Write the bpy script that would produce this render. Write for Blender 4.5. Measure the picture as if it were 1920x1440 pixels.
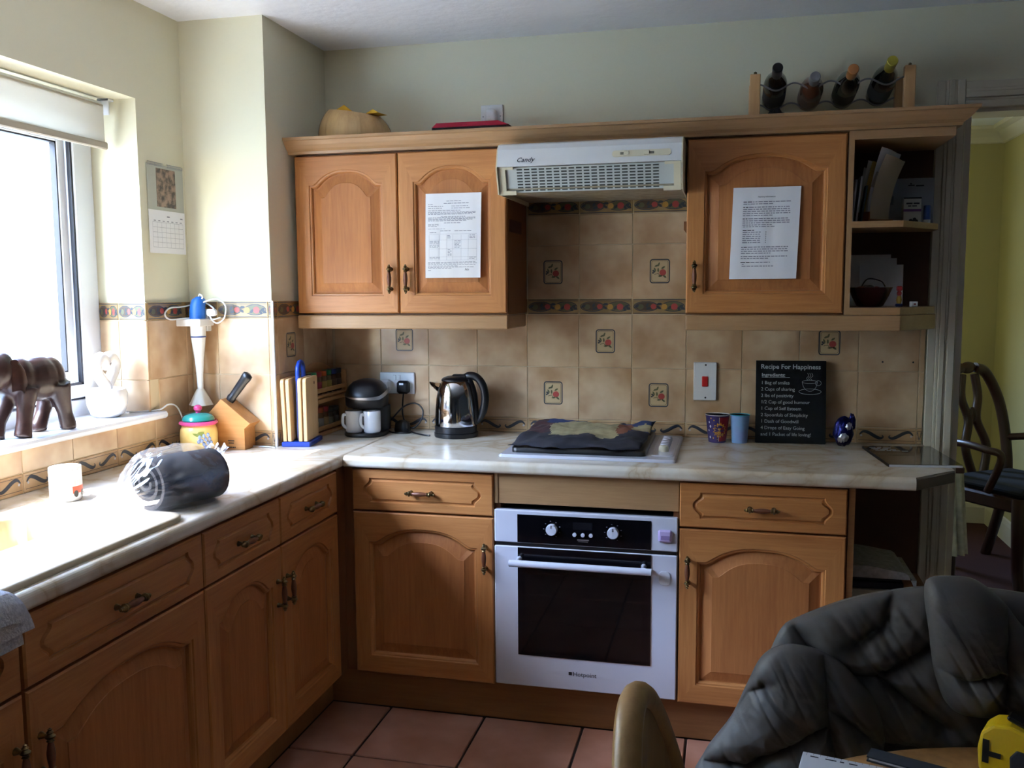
import bpy, bmesh, math, random
from mathutils import Vector, Matrix, noise
for o in list(bpy.data.objects): bpy.data.objects.remove(o)
scene = bpy.context.scene
COL = scene.collection
random.seed(7)
PI = math.pi

# ---------------------------------------------------------------- camera
yaw, pitch, roll = 0.2352, -0.1035, -0.0062
fwd = Vector((-math.sin(yaw)*math.cos(pitch), math.cos(yaw)*math.cos(pitch), math.sin(pitch)))
rgt = Vector((math.cos(yaw), math.sin(yaw), 0)); upv = rgt.cross(fwd)
rgt, upv = math.cos(roll)*rgt+math.sin(roll)*upv, -math.sin(roll)*rgt+math.cos(roll)*upv
cam = bpy.data.cameras.new('camera'); cam_o = bpy.data.objects.new('camera', cam); COL.objects.link(cam_o)
M = Matrix((rgt, upv, -fwd)).transposed().to_4x4(); M.translation = (0.7574, -3.423, 1.4604)
cam_o.matrix_world = M
cam.sensor_width = 36; cam.lens = 1695.7/1920*36; cam.clip_start = 0.02
scene.camera = cam_o

# ---------------------------------------------------------------- sky, sun, exposure
world = bpy.data.worlds.new('sky'); scene.world = world; world.use_nodes = True
bg = world.node_tree.nodes['Background']
sky = world.node_tree.nodes.new('ShaderNodeTexSky'); sky.sky_type = 'NISHITA'; sky.sun_disc = False
sky.sun_elevation = math.radians(51); sky.sun_rotation = math.radians(241); sky.air_density = 1.0; sky.dust_density = 0.35
world.node_tree.links.new(sky.outputs[0], bg.inputs[0]); bg.inputs[1].default_value = 9.5
sun = bpy.data.lights.new('sun', 'SUN'); sun.energy = 33; sun.angle = 0.0093; sun.color = (1.0, 0.95, 0.86)
sun_o = bpy.data.objects.new('sun', sun); COL.objects.link(sun_o)
sun_o.rotation_euler = Vector((1, 0.55, -1.42)).to_track_quat('-Z', 'Y').to_euler()
sun_o.location = (-6, -4, 7)
def portal(loc, rot, sx, sy):
    l = bpy.data.lights.new('window_portal', 'AREA'); l.shape = 'RECTANGLE'; l.size = sx; l.size_y = sy
    l.cycles.is_portal = True
    o = bpy.data.objects.new('window_portal', l); COL.objects.link(o); o.location = loc; o.rotation_euler = rot
portal((-1.42, -1.65, 1.56), (0, -PI/2, 0), 1.10, 1.84)
portal((0.85, 2.74, 1.6), (-PI/2, 0, 0), 0.6, 0.6)  # portal at the added, unseen dining room opening
vs = scene.view_settings
vs.view_transform = 'Standard'; vs.look = 'None'; vs.gamma = 1; vs.use_curve_mapping = False
vs.exposure = 0.08

# ---------------------------------------------------------------- helpers
def lin(h):
    h = h.lstrip('#'); c = [int(h[i:i+2], 16)/255 for i in (0, 2, 4)]
    return tuple((x/12.92 if x <= 0.04045 else ((x+0.055)/1.055)**2.4) for x in c)+(1,)

class MB:
    def __init__(s): s.v, s.f, s.m, s.s = [], [], [], []
    def add(s, vs, fs, m=0, sm=False, M=None):
        n = len(s.v)
        s.v += [tuple(M @ Vector(v)) if M else tuple(v) for v in vs]
        for f in fs: s.f.append([i+n for i in f]); s.m.append(m); s.s.append(sm)
        return s
    def box(s, x0, x1, y0, y1, z0, z1, b=0, m=0, seg=1, M=None):
        if b <= 0:
            v = [(x, y, z) for z in (z0, z1) for y in (y0, y1) for x in (x0, x1)]
            return s.add(v, [(0,2,3,1), (4,5,7,6), (0,1,5,4), (2,6,7,3), (0,4,6,2), (1,3,7,5)], m, False, M)
        bm = bmesh.new(); bmesh.ops.create_cube(bm, size=1)
        for v in bm.verts: v.co = ((x0+x1)/2+v.co.x*(x1-x0), (y0+y1)/2+v.co.y*(y1-y0), (z0+z1)/2+v.co.z*(z1-z0))
        bmesh.ops.bevel(bm, geom=bm.edges[:], offset=b, segments=seg, affect='EDGES', profile=0.5)
        return s.addbm(bm, m, seg > 1, M)
    def addbm(s, bm, m=0, sm=False, M=None):
        bm.verts.index_update()
        s.add([v.co[:] for v in bm.verts], [[v.index for v in f.verts] for f in bm.faces], m, sm, M); bm.free(); return s
    def rings(s, rs, m=0, sm=True, cap0=True, cap1=True, M=None, closed=True):
        n = len(rs[0]); vs = [p for r in rs for p in r]; fs = []
        for i in range(len(rs)-1):
            for j in range(n if closed else n-1):
                k = (j+1) % n; fs.append((i*n+j, i*n+k, (i+1)*n+k, (i+1)*n+j))
        s.add(vs, fs, m, sm, M)
        if cap0: s.add(rs[0], [list(range(n))[::-1]], m, False, M)
        if cap1: s.add(rs[-1], [list(range(n))], m, False, M)
        return s
    def lathe(s, prof, seg=24, m=0, M=None, c=(0, 0, 0), cap=True, a0=0, a1=2*PI, sharp=0.6, wob=None):
        # prof (r, z) bottom to top; sharp corners split
        runs = [[prof[0]]]
        for i in range(1, len(prof)):
            runs[-1].append(prof[i])
            if i < len(prof)-1:
                d0 = Vector(prof[i])-Vector(prof[i-1]); d1 = Vector(prof[i+1])-Vector(prof[i])
                if d0.length > 1e-7 and d1.length > 1e-7 and d0.angle(d1) > sharp: runs.append([prof[i]])
        full = abs(a1-a0-2*PI) < 1e-6; n = seg if full else seg+1
        for ri, run in enumerate(runs):
            rs = [[(c[0]+r*(wob(a, z) if wob else 1)*math.cos(a), c[1]+r*(wob(a, z) if wob else 1)*math.sin(a), c[2]+z)
                   for a in [a0+(a1-a0)*j/seg for j in range(n)]] for r, z in run]
            s.rings(rs, m, True, cap and ri == 0 and run[0][0] > 1e-5, cap and ri == len(runs)-1 and run[-1][0] > 1e-5, M, full)
        return s
    def tube(s, path, r, seg=8, m=0, closed=False, M=None, flat=1.0, capr=True):
        P = [Vector(p) for p in path]; n = len(P); R = r if isinstance(r, (list, tuple)) else [r]*n
        T = []
        for i in range(n):
            a = P[(i-1) % n] if (closed or i > 0) else P[i]; b = P[(i+1) % n] if (closed or i < n-1) else P[i]
            T.append((b-a).normalized())
        up = Vector((0, 0, 1)) if abs(T[0].z) < 0.9 else Vector((1, 0, 0))
        N = (up-T[0]*up.dot(T[0])).normalized(); rs = []
        for i in range(n):
            N = (N-T[i]*N.dot(T[i])).normalized(); B = T[i].cross(N)
            rs.append([tuple(P[i]+(N*math.cos(2*PI*j/seg)*flat+B*math.sin(2*PI*j/seg))*R[i]) for j in range(seg)])
        if closed: rs.append(rs[0])
        return s.rings(rs, m, True, not closed, not closed, M)
    def prism(s, poly, a0, a1, axis='y', m=0, M=None, b=0):
        # poly 2D; axis y: (x,z), axis x: (y,z), axis z: (x,y)
        def P(p, a): return (p[0], a, p[1]) if axis == 'y' else (a, p[0], p[1]) if axis == 'x' else (p[0], p[1], a)
        n = len(poly); vs = [P(p, a0) for p in poly]+[P(p, a1) for p in poly]
        fs = [list(range(n))[::-1], list(range(n, 2*n))]+[(i, (i+1) % n, n+(i+1) % n, n+i) for i in range(n)]
        bm = bmesh.new(); V = [bm.verts.new(v) for v in vs]
        for f in fs: bm.faces.new([V[i] for i in f])
        bmesh.ops.recalc_face_normals(bm, faces=bm.faces[:])
        if b: bmesh.ops.bevel(bm, geom=bm.edges[:], offset=b, segments=2, affect='EDGES', profile=0.5)
        return s.addbm(bm, m, False, M)
    def ell(s, c, r, seg=16, rin=10, m=0, M=None):
        rs = []
        for i in range(rin+1):
            t = PI*i/rin-PI/2; q = max(math.cos(t), 1e-4)
            rs.append([(c[0]+r[0]*q*math.cos(2*PI*j/seg), c[1]+r[1]*q*math.sin(2*PI*j/seg), c[2]+r[2]*math.sin(t)) for j in range(seg)])
        return s.rings(rs, m, True, False, False, M)
    def grid(s, fn, nu, nv, m=0, sm=True, M=None):
        vs = [fn(i/nu, j/nv) for j in range(nv+1) for i in range(nu+1)]
        fs = [(j*(nu+1)+i, j*(nu+1)+i+1, (j+1)*(nu+1)+i+1, (j+1)*(nu+1)+i) for j in range(nv) for i in range(nu)]
        return s.add(vs, fs, m, sm, M)
    def mesh(s, name, mats):
        me = bpy.data.meshes.new(name); me.from_pydata(s.v, [], s.f)
        for mt in (mats if isinstance(mats, (list, tuple)) else [mats]): me.materials.append(mt)
        me.polygons.foreach_set('material_index', s.m); me.polygons.foreach_set('use_smooth', s.s); me.update(); return me
    def build(s, name, mats, parent=None, loc=(0, 0, 0), rot=(0, 0, 0)):
        return link(name, s.mesh(name, mats), parent, loc, rot)

def link(name, me, parent=None, loc=(0, 0, 0), rot=(0, 0, 0)):
    o = bpy.data.objects.new(name, me); COL.objects.link(o)
    o.parent = parent; o.location = loc; o.rotation_euler = rot; return o
def tag(o, label, cat, group=None):
    o['label'] = label; o['category'] = cat
    if group: o['group'] = group
    return o
def thing(name, label, cat, loc=(0, 0, 0), rz=0, group=None):
    o = link(name, None, None, loc, (0, 0, rz)); o.empty_display_size = 0.05; return tag(o, label, cat, group)
def struct(o): o['kind'] = 'structure'; return o
def B(name, mats, parent, *boxes, b=0, loc=(0, 0, 0), rot=(0, 0, 0)):
    mb = MB()
    for q in boxes: mb.box(*q, b=b)
    return mb.build(name, mats, parent, loc, rot)
def rotm(axis, a, loc=(0, 0, 0)): return Matrix.Translation(loc) @ Matrix.Rotation(a, 4, axis)
def text_mesh(s, size, align='LEFT', space=1.0, bold=0.0, shear=0.0):
    c = bpy.data.curves.new('lettering', 'FONT'); c.body = s; c.size = size; c.align_x = align
    c.space_character = space; c.offset = bold; c.shear = shear; c.resolution_u = 2; c.fill_mode = 'FRONT'
    o = bpy.data.objects.new('lettering', c); COL.objects.link(o)
    dg = bpy.context.evaluated_depsgraph_get(); me = bpy.data.meshes.new_from_object(o.evaluated_get(dg))
    bpy.data.objects.remove(o); bpy.data.curves.remove(c); return me
def text(s, size, mt, parent, loc, rot=(PI/2, 0, 0), name='lettering', **k):
    me = text_mesh(s, size, **k); me.materials.clear(); me.materials.append(mt); return link(name, me, parent, loc, rot)
def catmull(pts, n=6, closed=False):
    P = [Vector(p) for p in pts]; out = []; N = len(P)
    for i in range(N if closed else N-1):
        p0 = P[(i-1) % N] if (closed or i > 0) else P[0]; p1 = P[i]; p2 = P[(i+1) % N]
        p3 = P[(i+2) % N] if (closed or i < N-2) else P[-1]
        for j in range(n):
            t = j/n; out.append(tuple(0.5*((2*p1)+(-p0+p2)*t+(2*p0-5*p1+4*p2-p3)*t*t+(-p0+3*p1-3*p2+p3)*t**3)))
    if not closed: out.append(tuple(P[-1]))
    return out

# ---------------------------------------------------------------- materials
def _nodes(name):
    m = bpy.data.materials.new(name); m.use_nodes = True; nt = m.node_tree
    return m, nt, nt.nodes['Principled BSDF'], nt.nodes.new, nt.links.new
def coords(nt, scale=(1, 1, 1), rnd=True):
    N, L = nt.nodes.new, nt.links.new
    tc = N('ShaderNodeTexCoord'); mp = N('ShaderNodeMapping'); mp.inputs['Scale'].default_value = scale
    if rnd:
        oi = N('ShaderNodeObjectInfo'); mu = N('ShaderNodeMath'); mu.operation = 'MULTIPLY'; mu.inputs[1].default_value = 37.0
        ad = N('ShaderNodeVectorMath'); ad.operation = 'ADD'
        L(oi.outputs['Random'], mu.inputs[0]); L(tc.outputs['Object'], ad.inputs[0]); L(mu.outputs[0], ad.inputs[1]); L(ad.outputs[0], mp.inputs[0])
    else: L(tc.outputs['Object'], mp.inputs[0])
    return mp.outputs[0]
def mat(name, col, rough=0.5, metal=0.0, col2=None, scale=8.0, stretch=(1, 1, 1), det=4, lo=0.35, hi=0.65, bump=0, bscale=None, spec=0.5, coat=0, rnd=True, **k):
    m, nt, b, N, L = _nodes(name)
    c = lin(col); b.inputs['Base Color'].default_value = c
    b.inputs['Roughness'].default_value = rough; b.inputs['Metallic'].default_value = metal
    b.inputs['Specular IOR Level'].default_value = spec; b.inputs['Coat Weight'].default_value = coat
    for q, v in k.items(): b.inputs[q.replace('_', ' ')].default_value = v
    if col2 or bump:
        v = coords(nt, stretch, rnd)
    if col2:
        no = N('ShaderNodeTexNoise'); no.inputs['Scale'].default_value = scale; no.inputs['Detail'].default_value = det
        cr = N('ShaderNodeValToRGB'); cr.color_ramp.elements[0].position = lo; cr.color_ramp.elements[1].position = hi
        cr.color_ramp.elements[0].color = c; cr.color_ramp.elements[1].color = lin(col2)
        L(v, no.inputs['Vector']); L(no.outputs[0], cr.inputs[0]); L(cr.outputs[0], b.inputs['Base Color'])
    if bump:
        n2 = N('ShaderNodeTexNoise'); n2.inputs['Scale'].default_value = bscale or scale; n2.inputs['Detail'].default_value = 3
        bp = N('ShaderNodeBump'); bp.inputs['Strength'].default_value = bump; bp.inputs['Distance'].default_value = 0.004
        L(v, n2.inputs['Vector']); L(n2.outputs[0], bp.inputs['Height']); L(bp.outputs[0], b.inputs['Normal'])
    return m
def wood(name, c1, c2, axis='z', rough=0.45, grain=1.0, coat=0.06):
    m, nt, b, N, L = _nodes(name)
    st = {'z': (26, 26, 1.6), 'x': (1.6, 26, 26), 'y': (26, 1.6, 26)}[axis]; s2 = {'z': (9, 9, 0.25), 'x': (0.25, 9, 9), 'y': (9, 0.25, 9)}[axis]
    v = coords(nt, st); v2 = coords(nt, s2)
    n1 = N('ShaderNodeTexNoise'); n1.inputs['Scale'].default_value = 4*grain; n1.inputs['Detail'].default_value = 6; n1.inputs['Roughness'].default_value = 0.65; n1.inputs['Distortion'].default_value = 0.4
    n2 = N('ShaderNodeTexNoise'); n2.inputs['Scale'].default_value = 1.6; n2.inputs['Detail'].default_value = 2
    mx = N('ShaderNodeMix'); mx.data_type = 'FLOAT'; mx.inputs[0].default_value = 0.45
    cr = N('ShaderNodeValToRGB'); cr.color_ramp.elements[0].position = 0.3; cr.color_ramp.elements[1].position = 0.7
    cr.color_ramp.elements[0].color = lin(c1); cr.color_ramp.elements[1].color = lin(c2)
    L(v, n1.inputs['Vector']); L(v2, n2.inputs['Vector']); L(n1.outputs[0], mx.inputs[2]); L(n2.outputs[0], mx.inputs[3])
    L(mx.outputs[0], cr.inputs[0]); L(cr.outputs[0], b.inputs['Base Color'])
    b.inputs['Roughness'].default_value = rough; b.inputs['Specular IOR Level'].default_value = 0.4; b.inputs['Coat Weight'].default_value = coat; b.inputs['Coat Roughness'].default_value = 0.35
    bp = N('ShaderNodeBump'); bp.inputs['Strength'].default_value = 0.06; bp.inputs['Distance'].default_value = 0.002
    L(n1.outputs[0], bp.inputs['Height']); L(bp.outputs[0], b.inputs['Normal'])
    return m
def translucent(name, col, amt=0.5):
    m, nt, b, N, L = _nodes(name); b.inputs['Base Color'].default_value = lin(col); b.inputs['Roughness'].default_value = 0.85
    o = nt.nodes['Material Output']; t = N('ShaderNodeBsdfTranslucent'); t.inputs[0].default_value = lin(col)
    x = N('ShaderNodeMixShader'); x.inputs[0].default_value = amt; L(b.outputs[0], x.inputs[1]); L(t.outputs[0], x.inputs[2]); L(x.outputs[0], o.inputs[0]); return m
def glass(name, tint='#ffffff', gloss=0.05, rough=0.02):
    m = bpy.data.materials.new(name); m.use_nodes = True; nt = m.node_tree; nt.nodes.clear(); N, L = nt.nodes.new, nt.links.new
    o = N('ShaderNodeOutputMaterial'); t = N('ShaderNodeBsdfTransparent'); t.inputs[0].default_value = lin(tint)
    g = N('ShaderNodeBsdfGlossy'); g.inputs['Roughness'].default_value = rough
    x = N('ShaderNodeMixShader'); x.inputs[0].default_value = gloss; L(t.outputs[0], x.inputs[1]); L(g.outputs[0], x.inputs[2]); L(x.outputs[0], o.inputs[0])
    return m

W1, W2 = '#a16333', '#c6894f'
OAK_V = wood('oak_vertical_grain', W1, W2, 'z'); OAK_H = wood('oak_horizontal_grain', W1, W2, 'x')
OAK_P = wood('oak_panel', '#985a2e', '#bb7b44', 'z', rough=0.6, coat=0.0)
TRIM_H = wood('pale_oak_laminate', '#99744e', '#b08a62', 'x', grain=1.4); TRIM_V = wood('pale_oak_laminate_vertical', '#99744e', '#b08a62', 'z', grain=1.4)
PLINTH_H = wood('brown_laminate', '#7d5330', '#94683f', 'x', rough=0.5); PLINTH_Y = wood('brown_laminate_side', '#7d5330', '#94683f', 'x', rough=0.5)
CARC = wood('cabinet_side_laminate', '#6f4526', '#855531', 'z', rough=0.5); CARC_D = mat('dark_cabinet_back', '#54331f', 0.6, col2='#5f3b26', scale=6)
BEECH = wood('beech', '#c9a06c', '#e0bc8a', 'z'); BEECH_X = wood('beech_cross', '#b78a55', '#cda270', 'y')
PINE = wood('pine', '#b98a58', '#cfa372', 'z')
CHAIRW = wood('honey_wood', '#8f6a3a', '#b08a52', 'z', rough=0.4); TABLEW = mat('table_veneer', '#8c6338', 0.45, col2='#a67a48', scale=60, det=6, coat=0.1)
DARKW = wood('dark_mahogany', '#2a1612', '#3a2018', 'z', rough=0.35)
PLASTER = mat('cream_paint', '#e1dcc1', 0.7, bump=0.06, bscale=60, spec=0.3)
YELLOW_P = mat('mustard_yellow_paint', '#b3a874', 0.7, bump=0.05, bscale=60, spec=0.3)
CEIL = mat('white_artex', '#edeff5', 0.38, bump=0.7, bscale=22, spec=0.6)
WHITE_P = mat('white_gloss_paint', '#d2c9b4', 0.65, spec=0.3)
UPVC = mat('white_upvc', '#e6eaf0', 0.3)
GASKET = mat('black_gasket', '#1b1d26', 0.6)
TILE = mat('beige_wall_tile', '#b08c68', 0.22, col2='#d4b894', scale=7, det=3, lo=0.32, hi=0.68, coat=0.3)
TILE_B = mat('border_tile_ground', '#8f7650', 0.25, col2='#a88c62', scale=14)
TILE_S = mat('scroll_tile_ground', '#ad8a62', 0.25, col2='#c4a47c', scale=12)
GROUT = mat('grout', '#c9b694', 0.85); GROUT_F = mat('dark_floor_grout', '#3d2f2b', 0.9)
FTILE = mat('terracotta_floor_tile', '#a9745a', 0.38, col2='#c59079', scale=5, det=3, bump=0.08, bscale=40)
INK = mat('ink_blue_black', '#33363e', 0.4); INK2 = mat('ink_brown', '#4d3b2a', 0.4); RED_F = mat('fruit_red', '#a8443c', 0.35); YEL_F = mat('fruit_yellow', '#b98a3c', 0.35); GRN_F = mat('leaf_olive', '#5c5a3c', 0.4); PALE_F = mat('motif_ground', '#bda47c', 0.3)
BRASS = mat('antique_brass', '#8d7a52', 0.32, 0.95, col2='#4d4432', scale=60); HWOOD = mat('copper_brown_grip', '#6b3f2a', 0.35, 0.2)
WHITE = mat('white_enamel', '#c9cbd6', 0.22, coat=0.3); WHITE_M = mat('white_plastic', '#e4e4e2', 0.38); CREAM = mat('cream_plastic', '#d8d0b4', 0.45)
BLACKG = mat('black_glass', '#07070a', 0.05, spec=0.5); BLACK = mat('black_plastic', '#121215', 0.35); BLACK_M = mat('matt_black', '#0d0d10', 0.6)
CHROME = mat('polished_steel', '#d8d8da', 0.08, 1.0); STEEL = mat('brushed_silver', '#a9a9ad', 0.35, 0.9)
PAPER = mat('white_paper', '#f2f2f4', 0.8); PRINT = mat('grey_print', '#8a8a96', 0.8); PRINT_D = mat('black_print', '#33333a', 0.8)
PORC = mat('white_porcelain', '#e8e8ea', 0.18, coat=0.4)
PANE = glass('window_glass')
def marble():
    m, nt, b, N, L = _nodes('marbled_laminate'); v = coords(nt, (1, 1, 1), False)
    n = N('ShaderNodeTexNoise'); n.inputs['Scale'].default_value = 3.4; n.inputs['Detail'].default_value = 7; n.inputs['Distortion'].default_value = 0.9
    a = N('ShaderNodeMath'); a.operation = 'SUBTRACT'; a.inputs[1].default_value = 0.5; ab = N('ShaderNodeMath'); ab.operation = 'ABSOLUTE'
    cr = N('ShaderNodeValToRGB'); e = cr.color_ramp.elements; e[0].position = 0.0; e[0].color = lin('#c0ac90'); e[1].position = 0.02; e[1].color = lin('#ccbda4')
    q = e.new(0.12); q.color = lin('#dad2c2'); q = e.new(0.4); q.color = lin('#d0c6b4')
    L(v, n.inputs['Vector']); L(n.outputs[0], a.inputs[0]); L(a.outputs[0], ab.inputs[0]); L(ab.outputs[0], cr.inputs[0]); L(cr.outputs[0], b.inputs['Base Color'])
    b.inputs['Roughness'].default_value = 0.27; b.inputs['Coat Weight'].default_value = 0.0
    return m
MARBLE = marble()

# ---------------------------------------------------------------- the room
XL, YB, XBX, ZC, ZCL = -1.15, -0.485, -0.823, 0.905, 2.408
RV = 0.745   # window reveal edge at Y = -RV
DARKWALL = mat('bounce_cut_grey', '#565a60', 0.8)  # for the unseen right and rear walls, kept dark to cut bounce light
floor_o = struct(B('floor', GROUT_F, None, (-1.15, 3.8, -6.0, 0.12, -0.05, -0.008)))
tmesh = {}
def ftile(w, h):
    k = (round(w, 3), round(h, 3))
    if k not in tmesh: tmesh[k] = MB().box(0, w, 0, h, -0.008, 0, b=0.0025).mesh('floor_tile', FTILE)
    return tmesh[k]
fx = [-0.375+0.3405*k for k in range(-1, 6)]; fy = [-0.548-0.343*k for k in range(0, 8)]
for i in range(len(fx)-1):
    for j in range(len(fy)-1):
        x0, x1, y1, y0 = max(fx[i], -0.60)+0.004, fx[i+1]-0.004, fy[j]-0.004, fy[j+1]+0.004
        link('tile', ftile(x1-x0, y1-y0), floor_o, (x0, y0, 0))
struct(B('ceiling', CEIL, None, (-1.4, 3.8, -6.0, 0.12, ZCL, ZCL+0.1)))
# left wall with the kitchen window
w0, w1, wz0, wz1 = -2.55, -RV, 1.03, 2.094
wl = struct(B('wall_left', PLASTER, None, (-1.4, XL, w1, 0.12, 0, ZCL), (-1.4, XL, w0, w1, 0, wz0), (-1.4, XL, w0, w1, wz1, ZCL),
         (-1.4, XL, -6.1, w0, 0, ZCL)))
wb = struct(B('wall_back', PLASTER, None, (-1.15, 1.53, 0.008, 0.12, 0, ZCL), (1.53, 2.42, 0.008, 0.12, 2.075, ZCL), (2.42, 3.8, 0.008, 0.12, 0, ZCL)))
wx = struct(B('wall_boxing', PLASTER, None, (XL, XBX, YB, 0.008, 0, ZCL)))
struct(B('wall_right', DARKWALL, None, (3.8, 3.9, -6.0, 0.12, 0, ZCL)))
struct(B('wall_rear', DARKWALL, None, (-1.15, 3.8, -6.1, -6.0, 0, ZCL)))

def window(name, y0, y1, z0, z1, mull):
    # white plastic frame at the outer side of the wall; local x along the wall
    o = struct(B(name, UPVC, None, (-1.40, -1.325, y0, y0+0.06, z0, z1), (-1.40, -1.325, y1-0.06, y1, z0, z1), (-1.40, -1.325, y0+0.06, y1-0.06, z1-0.06, z1),
                 (-1.40, -1.325, y0+0.06, y1-0.06, z0, z0+0.06), (-1.40, -1.325, mull-0.035, mull+0.035, z0+0.06, z1-0.06), b=0.004))
    for a, c in ((y0+0.06, mull-0.035), (mull+0.035, y1-0.06)):
        g = MB()
        za, zb = z0+0.06, z1-0.06
        for q in ((-1.335, -1.323, a, a+0.006, za, zb), (-1.335, -1.323, c-0.006, c, za, zb), (-1.335, -1.323, a, c, za, za+0.006), (-1.335, -1.323, a, c, zb-0.006, zb)): g.box(*q)
        g.build('gasket', GASKET, o)
        a2, c2, z2, z3 = a+0.007, c-0.007, za+0.007, zb-0.007; s = 0.042
        sh = B('sash', UPVC, o, (-1.385, -1.312, a2, a2+s, z2, z3), (-1.385, -1.312, c2-s, c2, z2, z3), (-1.385, -1.312, a2+s, c2-s, z2, z2+s), (-1.385, -1.312, a2+s, c2-s, z3-s, z3), b=0.004)
        g = MB(); q = a2+s; r = c2-s; t = z2+s; u = z3-s
        for bx in ((-1.33, -1.316, q, q+0.008, t, u), (-1.33, -1.316, r-0.008, r, t, u), (-1.33, -1.316, q, r, t, t+0.008), (-1.33, -1.316, q, r, u-0.008, u)): g.box(*bx)
        g.build('glazing_gasket', GASKET, sh)
        q, r, t, u = q+0.008, r-0.008, t+0.008, u-0.008; s = 0.036
        B('glazing_bead', UPVC, sh, (-1.37, -1.334, q, q+s, t, u), (-1.37, -1.334, r-s, r, t, u), (-1.37, -1.334, q+s, r-s, t, t+s), (-1.37, -1.334, q+s, r-s, u-s, u), b=0.003)
        q, r, t, u = q+s, r-s, t+s, u-s; g = MB()
        for bx in ((-1.358, -1.337, q, q+0.005, t, u), (-1.358, -1.337, r-0.005, r, t, u), (-1.358, -1.337, q, r, t, t+0.005), (-1.358, -1.337, q, r, u-0.005, u)): g.box(*bx)
        g.build('spacer', GASKET, sh)
        B('pane', PANE, sh, (-1.356, -1.350, q, r, t, u))
    return o
win = window('window_1', w0, w1, wz0+0.02, wz1, -2.46)
# sill board with rounded nose
mb = MB(); pr = [(-1.325, 1.030), (-1.325, 1.056), (-1.125, 1.056), (-1.116, 1.053), (-1.112, 1.045), (-1.114, 1.036), (-1.12, 1.031)]
mb.prism([(p[0], p[1]) for p in pr], -2.55, -0.745, 'y')
mb.prism([(max(p[0], -1.149), p[1]) for p in pr], -0.745, -0.70, 'y')
struct(mb.build('trim_1', UPVC))

# wall tiles: every tile its own piece
def tile_mesh(w, h, m):
    k = ('t', round(w, 3), round(h, 3), m.name)
    if k not in tmesh: tmesh[k] = MB().box(0, w, 0, 0.008, 0, h, b=0.0014).mesh('wall_tile', m)
    return tmesh[k]
def arc(cx, cz, rx, rz, n=12, a0=0, a1=2*PI): return [(cx+rx*math.cos(a0+(a1-a0)*i/n), cz+rz*math.sin(a0+(a1-a0)*i/n)) for i in range(n)]
def flat(mb, poly, m, y=-0.0006): mb.add([(p[0], y, p[1]) for p in poly], [list(range(len(poly)))], m)
def stroke(mb, pts, wid, m, y=-0.0006):
    n = len(pts); W = wid if isinstance(wid, list) else [wid]*n; L_, R_ = [], []
    for i in range(n):
        a = Vector(pts[max(i-1, 0)]); b = Vector(pts[min(i+1, n-1)]); d = (b-a).normalized(); q = Vector((-d.y, d.x))*W[i]/2
        p = Vector(pts[i]); L_.append(p+q); R_.append(p-q)
    mb.add([(p.x, y, p.y) for p in L_+R_], [(n+i, n+i+1, i+1, i) for i in range(n-1)], m)
def rrect(w, h, r, n=4):
    P = []
    for cx, cz, a in ((w/2-r, h/2-r, 0), (-w/2+r, h/2-r, PI/2), (-w/2+r, -h/2+r, PI), (w/2-r, -h/2+r, 1.5*PI)):
        P += [(cx+r*math.cos(a+PI/2*i/n), cz+r*math.sin(a+PI/2*i/n)) for i in range(n+1)]
    return P
# picture motif in the middle of some tiles
mb = MB(); rr = random.Random(3)
flat(mb, rrect(0.068, 0.084, 0.008), 5, -0.0004)
P = rrect(0.070, 0.086, 0.009); P.append(P[0]); stroke(mb, P, 0.0042, 0)
P = rrect(0.060, 0.076, 0.007); P.append(P[0]); stroke(mb, P, 0.0012, 1, -0.0007)
flat(mb, arc(0.011, -0.005, 0.0125, 0.012), 2, -0.0008)
for x, z, a in ((-0.012, 0.020, 0.4), (-0.004, 0.025, 1.2), (0.012, 0.013, 0.6), (-0.018, 0.006, 2.0), (0.002, -0.018, 0.1), (0.018, -0.020, 2.5), (-0.006, 0.004, 1.6)):
    pts = [(x+0.009*t*math.cos(a)-0.0035*s*math.sin(a), z+0.009*t*math.sin(a)+0.0035*s*math.cos(a)) for t, s in ((-1, 0), (-.3, -1), (.5, -.8), (1, 0), (.5, .8), (-.3, 1))]
    flat(mb, pts, 4, -0.0009)
for x, z in ((-0.024, 0.002), (-0.025, -0.006), (-0.020, -0.002)): flat(mb, arc(x, z, 0.0035, 0.0035, 8), 0, -0.001)
stroke(mb, [(-0.02, -0.012), (-0.006, -0.008), (0.0, -0.016)], 0.002, 1, -0.001)
DECOR = mb.mesh('fruit_motif', [INK, INK2, RED_F, YEL_F, GRN_F, PALE_F])
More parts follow.
